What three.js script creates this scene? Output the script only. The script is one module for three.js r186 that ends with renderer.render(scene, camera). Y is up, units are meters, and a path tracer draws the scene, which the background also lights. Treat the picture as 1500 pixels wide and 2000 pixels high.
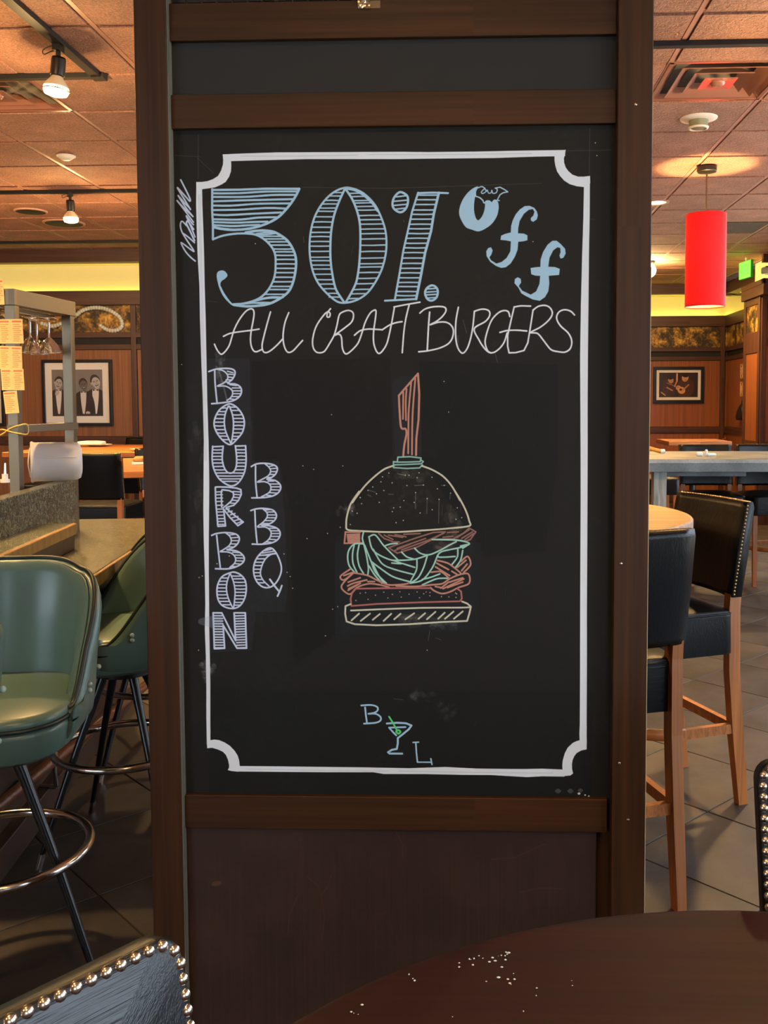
import * as THREE from 'three';
import { RoundedBoxGeometry } from 'three/addons/geometries/RoundedBoxGeometry.js';
import { mergeGeometries } from 'three/addons/utils/BufferGeometryUtils.js';
import { RectAreaLightUniformsLib } from 'three/addons/lights/RectAreaLightUniformsLib.js';

// ---------------------------------------------------------------- camera, sky, exposure
const scene = new THREE.Scene();
const renderer = new THREE.WebGLRenderer({ antialias: true });
renderer.toneMapping = THREE.LinearToneMapping;
renderer.toneMappingExposure = 1.6;
renderer.shadowMap.enabled = true;
RectAreaLightUniformsLib.init();
const EYE = 1.455, CEIL = 3.145;
const camera = new THREE.PerspectiveCamera(2 * Math.atan(1000 / 1851) * 180 / Math.PI, 0.75, 0.05, 60);
camera.position.set(0, EYE, 0);
camera.rotation.set(-0.0611, 0.0443, -0.0033, 'YXZ');
camera.setViewOffset(1500, 2000, -94.2, 100.9, 1500, 2000);
camera.updateProjectionMatrix();
camera.updateMatrixWorld();
scene.background = new THREE.Color(0.70, 0.84, 1.0);
scene.backgroundIntensity = 5.0;
const sun = new THREE.DirectionalLight(new THREE.Color(1.0, 0.95, 0.86), 22);      // high sun over the street, along the window wall
sun.position.set(6.5, 14, -22); sun.target.position.set(6.4, 0, -5); sun.castShadow = true;
sun.shadow.camera.left = -16; sun.shadow.camera.right = 16; sun.shadow.camera.top = 16; sun.shadow.camera.bottom = -16; sun.shadow.camera.far = 60; sun.shadow.mapSize.set(2048, 2048);
scene.add(sun, sun.target);
const WARM = new THREE.Color(1.0, 0.61, 0.24), COVE = new THREE.Color(1.0, 0.84, 0.15);
const LAMP = { track: 22, pendant: 6, cove: 4, down: 18, near: 4.5 };

// ---------------------------------------------------------------- helpers
let seed = 12345;
const rnd = () => { seed = (seed * 1664525 + 1013904223) >>> 0; return seed / 4294967296; };
const V = (x, y, z) => new THREE.Vector3(x, y, z);
const srgb = (r, g, b) => new THREE.Color().setRGB(r / 255, g / 255, b / 255, THREE.SRGBColorSpace);
const used = new Map();
function numbered(name) {
  const n = used.get(name) ?? 0; used.set(name, n + 1);
  return n ? `${name}_${String(n).padStart(3, '0')}` : name;
}
function tag(o, label, category, group, kind) {
  if (label) o.userData.label = label;
  if (category) o.userData.category = category;
  if (group) o.userData.group = group;
  if (kind) o.userData.kind = kind;
  return o;
}
function thing(name, label, category, [x, y, z] = [0, 0, 0], turn = 0, group, kind) {
  const o = new THREE.Group(); o.name = numbered(name); scene.add(o);
  o.position.set(x, y, z); o.rotation.y = turn;
  return tag(o, label, category, group, kind);
}
function part(name, geo, mat, parent, label) {
  const g = Array.isArray(geo) ? merge(geo) : geo;
  const m = new THREE.Mesh(g, mat); m.name = name; m.castShadow = m.receiveShadow = true;
  parent.add(m);
  if (label) m.userData.label = label;
  return m;
}
function solo(name, geo, mat, label, category, group, kind) {
  const m = part(numbered(name), geo, mat, scene);
  return tag(m, label, category, group, kind);
}
function structure(name, kindGeo, mat) {
  const o = new THREE.Group(); o.name = name; scene.add(o); o.userData.kind = 'structure';
  if (kindGeo) part('body', kindGeo, mat, o);
  return o;
}
function merge(list) {
  const l = list.map((g) => { let h = g.index ? g.toNonIndexed() : g.clone(); for (const k of Object.keys(h.attributes)) if (!['position', 'normal', 'uv'].includes(k)) h.deleteAttribute(k); return h; });
  return mergeGeometries(l);
}
// texture coordinates in metres, chosen by the way a face points; 'long' turns the grain along that axis
function uvm(g, long = 'y') {
  const h = g.index ? g.toNonIndexed() : g; const p = h.attributes.position, uv = new Float32Array(p.count * 2);
  const a = V(), b = V(), c = V(), n = V();
  for (let i = 0; i < p.count; i += 3) {
    a.fromBufferAttribute(p, i); b.fromBufferAttribute(p, i + 1); c.fromBufferAttribute(p, i + 2);
    n.copy(b).sub(a).cross(c.clone().sub(a));
    const ax = Math.abs(n.x), ay = Math.abs(n.y), az = Math.abs(n.z);
    for (const [k, q] of [a, b, c].entries()) {
      let u, v;
      if (ay >= ax && ay >= az) { u = q.x; v = q.z; if (long === 'x') [u, v] = [v, u]; }
      else { const s = ax >= az ? q.z : q.x; u = s; v = q.y; if (long !== 'y') [u, v] = [v, u]; }
      uv[(i + k) * 2] = u; uv[(i + k) * 2 + 1] = v;
    }
  }
  h.setAttribute('uv', new THREE.BufferAttribute(uv, 2));
  return h;
}
const at = (g, x = 0, y = 0, z = 0) => g.translate(x, y, z);
const box = (w, h, d, x = 0, y = 0, z = 0) => at(new THREE.BoxGeometry(w, h, d), x, y, z);
const rbox = (w, h, d, x = 0, y = 0, z = 0, r = 0.004, s = 1) => at(new RoundedBoxGeometry(w, h, d, s, Math.min(r, w / 2.01, h / 2.01, d / 2.01)), x, y, z);
const between = (x0, x1, y0, y1, z0, z1, r = 0.004) => rbox(x1 - x0, y1 - y0, z1 - z0, (x0 + x1) / 2, (y0 + y1) / 2, (z0 + z1) / 2, r);
const cyl = (r0, r1, h, x = 0, y = 0, z = 0, n = 20) => at(new THREE.CylinderGeometry(r1, r0, h, n), x, y + h / 2, z);
const lathe = (pts, n = 32) => new THREE.LatheGeometry(pts.map(([r, y]) => new THREE.Vector2(r, y)), n);
const tube = (pts, r, n = 24, k = 8, closed = false) => new THREE.TubeGeometry(new THREE.CatmullRomCurve3(pts.map((p) => V(...p)), closed, 'centripetal'), n, r, k, closed);
const rod = (a, b, r, k = 8, r2 = r) => { const A = V(...a), B = V(...b), d = B.clone().sub(A); const g = new THREE.CylinderGeometry(r2, r, d.length(), k); g.applyQuaternion(new THREE.Quaternion().setFromUnitVectors(V(0, 1, 0), d.clone().normalize())); return at(g, (A.x + B.x) / 2, (A.y + B.y) / 2, (A.z + B.z) / 2); };
// skin over closed rings of equally many points, ends capped
function loft(rings, caps = true) {
  const n = rings[0].length, pos = [], uv = [], idx = [];
  rings.forEach((r, j) => r.forEach((p, i) => { pos.push(p[0], p[1], p[2]); uv.push(i / n, j / (rings.length - 1)); }));
  for (let j = 0; j + 1 < rings.length; j++) for (let i = 0; i < n; i++) { const a = j * n + i, b = j * n + (i + 1) % n, c = a + n, d = b + n; idx.push(a, b, d, a, d, c); }
  if (caps) for (const j of [0, rings.length - 1]) {
    const c = V(0, 0, 0); rings[j].forEach((p) => c.add(V(...p))); c.divideScalar(n);
    const k = pos.length / 3; pos.push(c.x, c.y, c.z); uv.push(0.5, 0.5);
    for (let i = 0; i < n; i++) { const a = j * n + i, b = j * n + (i + 1) % n; j ? idx.push(a, b, k) : idx.push(b, a, k); }
  }
  const g = new THREE.BufferGeometry();
  g.setAttribute('position', new THREE.Float32BufferAttribute(pos, 3)); g.setAttribute('uv', new THREE.Float32BufferAttribute(uv, 2));
  g.setIndex(idx); g.computeVertexNormals();
  return g;
}
// square-section bar swept through points, cross-section width w (local x) and depth d (local z)
function bar(pts, w, d) {
  return loft(pts.map(([x, y, z, s = 1]) => { const a = w * s / 2, b = d * s / 2; return [[x - a, y, z + b], [x + a, y, z + b], [x + a, y, z - b], [x - a, y, z - b]]; }));
}
// square-section bar with crisp edges
const post4 = (pts, w, d) => { const g = bar(pts, w, d).toNonIndexed(); g.computeVertexNormals(); return g; };
const flat = (g) => { const h = g.index ? g.toNonIndexed() : g; h.computeVertexNormals(); return h; };
// is any corner of a piece in the photograph's frame and beside the partition?
function shows(points) {
  return points.some(([x, y, z]) => {
    const q = V(x, y, z).applyMatrix4(camera.matrixWorldInverse); if (q.z > -0.1) return false;
    q.applyMatrix4(camera.projectionMatrix); const px = (q.x + 1) * 750, py = (1 - q.y) * 1000;
    return px > -10 && px < 1510 && py > -10 && py < 2010 && (px < 300 || px > 1250);
  });
}

// ---------------------------------------------------------------- textures
const hash = (x, y, s) => { let h = (x * 374761393 + y * 668265263 + s * 1442695041) | 0; h = Math.imul(h ^ (h >>> 13), 1274126177); return ((h ^ (h >>> 16)) >>> 0) / 4294967296; };
function noise(x, y, per, s) {
  const x0 = Math.floor(x), y0 = Math.floor(y), fx = x - x0, fy = y - y0, m = (a) => ((a % per) + per) % per, u = fx * fx * (3 - 2 * fx), v = fy * fy * (3 - 2 * fy);
  const a = hash(m(x0), m(y0), s), b = hash(m(x0 + 1), m(y0), s), c = hash(m(x0), m(y0 + 1), s), d = hash(m(x0 + 1), m(y0 + 1), s);
  return a + (b - a) * u + (c - a) * v + (a - b - c + d) * u * v;
}
const fbm = (x, y, per, s, o = 4) => { let r = 0, a = 0.5, t = 0; for (let i = 0; i < o; i++) { r += a * noise(x, y, per, s + i); t += a; a /= 2; x *= 2; y *= 2; per *= 2; } return r / t; };
function texture(n, f, metres, color = true) {
  const data = new Uint8Array(n * n * 4);
  for (let y = 0; y < n; y++) for (let x = 0; x < n; x++) {
    const c = f(x / n, y / n), i = (y * n + x) * 4;
    for (let k = 0; k < 3; k++) data[i + k] = Math.max(0, Math.min(255, (c.length ? c[k] : c) * 255));
    data[i + 3] = 255;
  }
  const t = new THREE.DataTexture(data, n, n); t.wrapS = t.wrapT = THREE.RepeatWrapping; t.magFilter = THREE.LinearFilter; t.minFilter = THREE.LinearMipmapLinearFilter;
  if (color) t.colorSpace = THREE.SRGBColorSpace;
  t.repeat.set(1 / metres[0], 1 / metres[1]); t.needsUpdate = true;
  return t;
}
const grainOf = (s, amp) => (u, v) => { const w = fbm(u * 6, v * 2, 2, s, 3); const g = fbm(u * 48 + w * 3, v * 2, 16, s + 9, 4), f = fbm(u * 160, v * 6, 32, s + 20, 2); const k = 1 - amp + amp * (0.6 * g + 0.4 * f) * 1.5; return [Math.min(1, k), Math.min(1, k * 0.985), Math.min(1, k * 0.965)]; };
const T = {
  grain: texture(512, grainOf(3, 0.42), [0.9, 1.8]),
  veneer: texture(512, grainOf(31, 0.30), [0.8, 2.2]),
  tileBump: texture(512, (u, v) => { const a = fbm(u * 90, v * 90, 90, 5, 2), b = fbm(u * 32, v * 32, 32, 8, 3); return 0.55 + 0.6 * (a - 0.5) + (b > 0.62 ? -0.35 : 0); }, [0.6, 0.6], false),
  tileColor: texture(512, (u, v) => { const a = fbm(u * 110, v * 110, 110, 15, 2), b = fbm(u * 5, v * 5, 5, 18, 3); const k = 0.80 + 0.22 * (a - 0.5) * 1.6 + 0.16 * (b - 0.5); return [k, k * 0.99, k * 0.98]; }, [0.61, 0.61]),
  slate: texture(512, (u, v) => { const a = fbm(u * 6, v * 6, 6, 44, 5), b = fbm(u * 120, v * 120, 120, 47, 2); const k = 0.72 + 0.42 * (a - 0.5) + 0.12 * (b - 0.5); return [k, k * 0.985, k * 0.96]; }, [0.9, 0.9]),
  slateRough: texture(256, (u, v) => { const a = fbm(u * 5, v * 5, 5, 71, 4); return [1, 0.38 + 0.3 * a, 0]; }, [0.9, 0.9], false),
  leather: texture(512, (u, v) => { const a = fbm(u * 60, v * 60, 60, 60, 3), b = fbm(u * 10, v * 10, 10, 63, 4); return 0.5 * a + 0.5 * Math.abs(b - 0.5) * 2; }, [0.35, 0.35], false),
  granite: texture(512, (u, v) => { const a = fbm(u * 120, v * 120, 120, 80, 2), b = fbm(u * 40, v * 40, 40, 84, 3), c = hash(Math.floor(u * 256), Math.floor(v * 256), 88); let k = 0.42 + 0.36 * (a - 0.5) + 0.34 * (b - 0.5); if (c > 0.985) k += 0.5; return [k * 1.0, k * 1.0, k * 0.86]; }, [0.5, 0.5]),
  mottle: texture(512, (u, v) => { const a = fbm(u * 14, v * 14, 14, 90, 5), b = fbm(u * 60, v * 60, 60, 93, 3); const k = Math.max(0.22, 0.42 + 1.5 * (a - 0.42) + 0.8 * (b - 0.5)); return [k, k * 0.82, k * 0.44]; }, [1.2, 1.2]),
  weave: texture(256, (u, v) => { const a = hash(0, Math.floor(v * 128), 3), b = hash(Math.floor(u * 128), 0, 4), c = fbm(u * 8, v * 64, 8, 6, 2); return 0.8 + 0.1 * a + 0.07 * b + 0.1 * (c - 0.5); }, [0.3, 0.3]),
  scuff: texture(512, (u, v) => { const a = fbm(u * 4, v * 4, 4, 101, 5), b = fbm(u * 3, v * 40, 3, 105, 3); return [1, Math.min(1, 0.5 + 0.75 * (a - 0.5) + 0.5 * (b - 0.5)), 0]; }, [0.8, 0.8], false),
};
// kick panel: vertical veneer with dried drips, cracks and one chip
function panelTexture() {
  const W = 900, H = 540, c = document.createElement('canvas'); c.width = W; c.height = H; const x = c.getContext('2d');
  x.fillStyle = 'rgb(166,156,148)'; x.fillRect(0, 0, W, H);
  for (let i = 0; i < 900; i++) { const a = rnd() * W, w = 1 + rnd() * 5, y = rnd() * H; x.fillStyle = `rgba(${rnd() < 0.5 ? '110,98,90' : '235,226,216'},${0.05 + rnd() * 0.08})`; x.fillRect(a, y, w, 60 + rnd() * 260); }
  for (let i = 0; i < 120; i++) { x.fillStyle = `rgba(${rnd() < 0.5 ? '110,96,84' : '236,226,214'},0.06)`; x.beginPath(); x.ellipse(rnd() * W, rnd() * H, 20 + rnd() * 70, 14 + rnd() * 40, rnd() * 3, 0, 7); x.fill(); }
  x.lineWidth = 2; x.strokeStyle = 'rgba(255,250,244,0.5)';
  for (const p of [[[253, 112], [275, 130], [283, 152], [300, 130], [306, 105]], [[283, 152], [290, 200], [284, 250]], [[440, 10], [455, 40], [455, 70]], [[640, 70], [690, 66], [740, 40], [752, 36]], [[235, 150], [215, 200], [212, 240]], [[700, 140], [740, 130], [790, 132]], [[400, 190], [412, 192], [422, 184]]]) { x.beginPath(); p.forEach(([a, b], i) => i ? x.lineTo(a, b) : x.moveTo(a, b)); x.stroke(); }
  x.fillStyle = 'rgba(255,250,240,0.9)'; x.beginPath(); x.ellipse(62, 130, 11, 5, -0.2, 0, 7); x.fill();
  const t = new THREE.CanvasTexture(c); t.wrapS = t.wrapT = THREE.RepeatWrapping; t.colorSpace = THREE.SRGBColorSpace; t.repeat.set(1 / 0.9, 1 / 0.54); t.offset.set(0.6045 / 0.9, -0.035 / 0.54); return t;
}
const std = (name, color, roughness = 0.6, extra = {}) => { const m = new THREE.MeshPhysicalMaterial({ color, roughness, ...extra }); m.name = name; return m; };
const M = {
  frameWood: std('dark stained wood', srgb(74, 44, 18), 0.5, { map: T.grain, specularIntensity: 0.6 }),
  frameEdge: std('worn grey paint edge', srgb(122, 120, 106), 0.8, { map: T.grain }),
  panelWood: std('dark veneer panel', srgb(92, 68, 54), 0.5, { map: panelTexture() }),
  slateBoard: std('upper chalkboard', srgb(36, 34, 30), 0.75),
  mosaic: std('dark mosaic tile', srgb(40, 38, 34), 0.3), grout: std('grout', srgb(110, 105, 92), 0.9),
  table: std('red mahogany table', srgb(50, 20, 13), 0.55, { map: T.grain, specularIntensity: 0.6 }),
  blackLeather: std('black leather', srgb(12, 13, 15), 0.28, { specularIntensity: 0.5, bumpMap: T.leather, bumpScale: 0.0008 }),
  seatLeather: std('black seat leather', srgb(15, 16, 17), 0.34, { specularIntensity: 0.55, bumpMap: T.leather, bumpScale: 0.0008 }),
  diningLeather: std('polished black leather', srgb(16, 17, 20), 0.3, { bumpMap: T.leather, bumpScale: 0.0006 }),
  nail: std('nickel nail', srgb(214, 200, 180), 0.22, { metalness: 1 }),
  brassNail: std('brass nail', srgb(200, 170, 110), 0.28, { metalness: 1 }),
  beech: std('honey beech wood', srgb(176, 106, 48), 0.42, { map: T.grain }),
  beechDark: std('darker beech wood', srgb(128, 70, 34), 0.45, { map: T.grain }),
  pine: std('golden wood top', srgb(196, 146, 70), 0.4, { map: T.grain }),
  pineEdge: std('pale wood edge', srgb(176, 150, 132), 0.6, { map: T.grain }),
  vinyl: std('teal green vinyl', srgb(88, 114, 104), 0.3),
  piping: std('dark piping', srgb(34, 44, 40), 0.4), button: std('vinyl button', srgb(150, 170, 160), 0.3),
  blackTube: std('black enamel tube', srgb(18, 18, 18), 0.28), chrome: std('chrome', srgb(208, 200, 190), 0.14, { metalness: 1 }),
  granite: std('speckled granite', srgb(200, 200, 190), 0.22, { map: T.granite }), counterEdge: std('counter wood edge', srgb(150, 112, 60), 0.3, { map: T.grain }),
  barWood: std('bar front wood', srgb(56, 36, 24), 0.45, { map: T.grain }), footRail: std('foot rail wood', srgb(110, 62, 38), 0.35, { map: T.grain }),
  rackMetal: std('bronzed rack metal', srgb(112, 98, 76), 0.34, { metalness: 0.7 }),
  glass: std('clear glass', srgb(255, 255, 255), 0.02, { transmission: 1, thickness: 0 }),
  drink: std('thick clear glass', srgb(255, 255, 255), 0.01, { transmission: 1, thickness: 0.003, ior: 1.5 }),
  frosted: std('cloudy plastic', srgb(226, 220, 214), 0.45, { transmission: 0.35, thickness: 0 }),
  tile: [0, 1, 2].map((i) => std('ceiling tile ' + i, srgb(196 - i * 5, 146 - i * 5, 122 - i * 4), 0.9, { map: T.tileColor, bumpMap: T.tileBump, bumpScale: 0.004 })),
  tileDark: std('darker ceiling tile', srgb(104, 92, 80), 0.9, { map: T.tileColor, bumpMap: T.tileBump, bumpScale: 0.004 }),  // same tile in a darker, greyer tone
  grid: std('ceiling grid metal', srgb(170, 128, 112), 0.55), plenum: std('plenum', srgb(30, 26, 24), 0.9),
  track: std('black track', srgb(9, 9, 9), 0.6), lampBlack: std('black lampholder', srgb(20, 19, 18), 0.35),
  white: std('white plastic', srgb(226, 220, 208), 0.5), duct: std('galvanised duct', srgb(150, 146, 140), 0.5), vent: std('vent enamel', srgb(150, 104, 90), 0.22, { clearcoat: 0.5, clearcoatRoughness: 0.1 }),
  floor: [0, 1, 2].map((i) => std('floor tile ' + i, srgb(76 - i * 4, 68 - i * 4, 61 - i * 4), 1, { map: T.slate, roughnessMap: T.slateRough })), joint: std('floor joint', srgb(30, 26, 22), 0.9),
  wall: std('wall veneer', srgb(140, 92, 56), 0.45, { map: T.veneer }), wallWarm: std('warm wall veneer', srgb(150, 88, 46), 0.42, { map: T.veneer }),
  trim: std('dark wall trim', srgb(84, 52, 36), 0.45, { map: T.grain }), shadowGap: std('black reveal', srgb(24, 22, 22), 0.7),
  cove: std('cream cove paint', srgb(236, 226, 170), 0.8), mottle: std('gold leaf mural', srgb(210, 196, 160), 0.55, { map: T.mottle }),
  rope: std('white bead rope', srgb(196, 200, 186), 0.6), redShade: std('red fabric shade', srgb(224, 6, 22), 0.85, { transmission: 0.35, thickness: 0, map: T.weave }),
  shadeIn: std('white shade lining', srgb(250, 236, 200), 0.8, { transmission: 0.3, thickness: 0 }),
  steelTable: std('grey painted table', srgb(186, 190, 186), 0.34, { map: T.slate }), steelEdge: std('blue-grey table edge', srgb(118, 132, 140), 0.45, { map: T.slate }),
  plate: std('white plate', srgb(226, 222, 210), 0.25), paper: std('paper napkin', srgb(214, 226, 226), 0.85), mat: std('white mat', srgb(226, 226, 222), 0.8), pictureFrame: std('black picture frame', srgb(20, 18, 18), 0.35),
  plaster: std('plain wall', srgb(150, 118, 92), 0.85), concrete: std('pavement', srgb(190, 186, 178), 0.9), mullion: std('window frame', srgb(40, 38, 36), 0.5),
};
const glow = (name, c, k) => { const m = new THREE.MeshStandardMaterial({ color: 0x111111, emissive: c, emissiveIntensity: k, roughness: 0.6 }); m.name = name; return m; };

// ---------------------------------------------------------------- ceiling
const GX = []; for (let x = -1.699; x > -7.2; x -= 0.61) GX.push(x);
GX.push(-1.089, -0.479, -0.054); for (let x = 0.3706; x < 4; x += 0.61) GX.push(x);
GX.sort((a, b) => a - b);
const GZ = []; for (let k = -12; k < 17; k++) GZ.push(-(4.2695 + 0.61 * k));
const ceiling = structure('ceiling');
part('deck', box(11.4, 0.08, 18.2, -1.7, CEIL + 0.40, -5.3), M.plenum, ceiling);
{
  // lay-in tile with a dropped, bevelled face
  const tileGeo = (w, d) => { const a = w / 2 - 0.005, b = d / 2 - 0.005, c = w / 2 - 0.020, e = d / 2 - 0.020; return uvm(flat(loft([[[-a, 0.018, b], [a, 0.018, b], [a, 0.018, -b], [-a, 0.018, -b]], [[-a, 0.0, b], [a, 0, b], [a, 0, -b], [-a, 0, -b]], [[-c, 0.0, e], [c, 0, e], [c, 0, -e], [-c, 0, -e]], [[-c, -0.009, e], [c, -0.009, e], [c, -0.009, -e], [-c, -0.009, -e]]].reverse()))); };
  const full = tileGeo(0.61, 0.61), rest = [];
  for (let i = 0; i + 1 < GX.length; i++) for (let j = 0; j + 1 < GZ.length; j++) {
    const x0 = GX[i], x1 = GX[i + 1], z0 = GZ[j + 1], z1 = GZ[j], cx = (x0 + x1) / 2, cz = (z0 + z1) / 2;
    if (z1 < -13.9 || (cz < -10.4 && cx < -0.5) || cx > 3.7) continue;
    if (Math.abs(cz + 5.1845) < 0.1 && (Math.abs(cx - 1.2856) < 0.1 || Math.abs(cx + 2.614) < 0.1)) continue;   // the vents sit here
    const w = x1 - x0, g = Math.abs(w - 0.61) < 0.01 ? full : tileGeo(w, 0.61);
    if (shows([[x0, CEIL, z0], [x1, CEIL, z0], [x0, CEIL, z1], [x1, CEIL, z1], [cx, CEIL, cz]])) {
      const dark = cx > 2.1 && cx < 2.8 && cz < -9.1 && cz > -10;
      const m = part('ceiling_tile', g, dark ? M.tileDark : M.tile[Math.floor(rnd() * 3)], ceiling); m.position.set(cx, CEIL, cz); m.rotation.y = w > 0.6 ? Math.floor(rnd() * 4) * Math.PI / 2 : 0;
    } else rest.push(g.clone().translate(cx, CEIL, cz));
  }
  tag(part('ceiling_tiles_beyond', rest, M.tile[0], ceiling), null, null, null, 'stuff');
  for (const x of GX) part('grid_runner', box(0.024, 0.02, 18, x, CEIL + 0.006, -5.2), M.grid, ceiling);
  for (const z of GZ) if (z > -13.9 && z < 3.2) part('grid_cross_bar', box(10.8, 0.012, 0.018, -1.7, CEIL + 0.014, z), M.grid, ceiling);
}
// ---------------------------------------------------------------- floor, tiles laid on the diagonal
const floor = structure('floor');
part('joint_bed', box(11.4, 0.1, 18.2, -1.7, -0.052, -5.3), M.joint, floor);
{
  const P = 0.457, s = 1 / Math.SQRT2, big = uvm(rbox(P - 0.006, 0.02, P - 0.006, 0, -0.01, 0, 0.002)), rest = [];
  // diagonals: z - x = -3.506 + k P sqrt2, x + z = -2.498 + k P sqrt2
  for (let a = -26; a < 26; a++) for (let b = -26; b < 26; b++) {
    const d = -3.506 + (a + 0.5) * P / s, e = -2.498 + (b + 0.5) * P / s, x = (e - d) / 2, z = (e + d) / 2, h = P * s;
    if (x < -7 || x > 3.7 || z > 3.3 || z < -13.9) continue;
    if (z > -11 && shows([[x - h, 0, z], [x + h, 0, z], [x, 0, z - h], [x, 0, z + h], [x, 0, z]])) {
      const m = part('floor_tile', big, M.floor[Math.floor(rnd() * 3)], floor); m.position.set(x, rnd() * 0.0006, z); m.rotation.y = Math.PI / 4 + Math.floor(rnd() * 4) * Math.PI / 2;
    } else rest.push(big.clone().rotateY(Math.PI / 4).translate(x, 0, z));
  }
  tag(part('floor_tiles_beyond', rest, M.floor[1], floor), null, null, null, 'stuff');
}
// ---------------------------------------------------------------- walls
// a wood wall with fascia, lit cove, ledge, mural band and framed panels; runs along local x from 0 to len, its face at local z = 0
function coveWall(name, len, panels, warm, [x, z], turn) {
  const w = structure(name); w.position.set(x, 0, z); w.rotation.y = turn;
  const face = warm ? M.wallWarm : M.wall;
  part('backing', between(0, len, 0, CEIL + 0.4, -0.55, -0.45, 0), M.plaster, w);
  part('lower_backing', between(0, len, 0, 2.53, -0.46, -0.03, 0), face, w);
  part('fascia', uvm(between(0, len, 3.0, CEIL + 0.02, -0.14, 0.0), 'x'), M.trim, w);
  part('cove_back', between(0, len, 2.5, CEIL - 0.01, -0.46, -0.34, 0), M.cove, w);
  part('cove_top', between(0, len, 3.01, 3.03, -0.4, -0.1, 0), M.cove, w);
  part('ledge', uvm(between(0, len, 2.53, 2.685, -0.06, 0.03), 'x'), M.trim, w);
  part('mural_band', uvm(between(0, len, 2.23, 2.53, -0.05, -0.012, 0)), M.mottle, w);
  part('trim_rail', uvm(between(0, len, 2.175, 2.235, -0.05, 0.012), 'x'), M.trim, w);
  part('reveal', between(0, len, 2.10, 2.178, -0.05, -0.02, 0), M.shadowGap, w);
  part('trim_rail', uvm(between(0, len, 2.045, 2.103, -0.05, 0.01), 'x'), M.trim, w);
  part('chair_rail', uvm(between(0, len, 1.0, 1.09, -0.05, 0.012), 'x'), M.trim, w);
  for (const [a, b] of panels) {
    part('wall_panel', uvm(between(a, b, 1.09, 2.045, -0.04, -0.012, 0.006)), face, w);
    part('wainscot_panel', uvm(between(a, b, 0.12, 1.0, -0.04, -0.012, 0.006)), face, w);
    part('trim_stile', uvm(between(b, b + 0.058, 0.1, 2.53, -0.05, 0.016, 0.006)), M.trim, w);
  }
  part('baseboard', uvm(between(0, len, 0, 0.12, -0.05, 0.02), 'x'), M.trim, w);
  return w;
}
function coveLight(label, len, [x, z], turn, power = LAMP.cove) {
  const t = thing('cove_light', label, 'light strip', [x, 2.60, z], turn);
  part('strip', box(len - 0.1, 0.02, 0.03, len / 2, 0.06, -0.29), glow('cove glow', COVE, 3), t);
  part('channel', box(len - 0.1, 0.05, 0.05, len / 2, 0.02, -0.29), M.shadowGap, t);
  const l = new THREE.RectAreaLight(COVE, power, len - 0.1, 0.03); l.position.set(len / 2, 0.075, -0.29); l.rotation.x = Math.PI / 2; t.add(l);
  return t;
}
// wall behind the bar room: trim at x = -3.752 .. -3.695, next one behind the rack
const backWall = coveWall('wall_back', 6.5, [[0.1, 1.9], [1.958, 3.242], [3.3, 4.2], [4.26, 5.3], [5.36, 6.44]], false, [-7, -10.3], 0);
part('corner_panel', uvm(between(3.36, 3.62, 1.4, 1.86, -0.012, 0.004)), M.wall, backWall);
coveLight('yellow strip glowing in the cove above the gold mural with the rope curl', 6.5, [-7, -10.3], 0);
coveWall('wall_far', 4.6, [[0.1, 1.3], [1.36, 2.6], [2.66, 4.05]], true, [-0.5, -13.9], 0);
coveLight('yellow strip glowing in the cove above the small sepia picture', 4.4, [-0.5, -13.9], 0, LAMP.cove * 2.2);
const sideWall = coveWall('wall_right_end', 2.44, [[0.5, 2.32]], true, [3.63, -14.4], -Math.PI / 2);
coveLight('short yellow strip glowing in the cove behind the exit sign', 2.1, [3.63, -14.1], -Math.PI / 2, LAMP.cove * 2.2);
structure('wall_return', between(-0.62, -0.5, 0, CEIL + 0.4, -13.9, -10.3, 0), M.plaster);
structure('wall_left', between(-7.12, -7, 0, CEIL + 0.4, -10.8, 3.3, 0), M.plaster);
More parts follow.
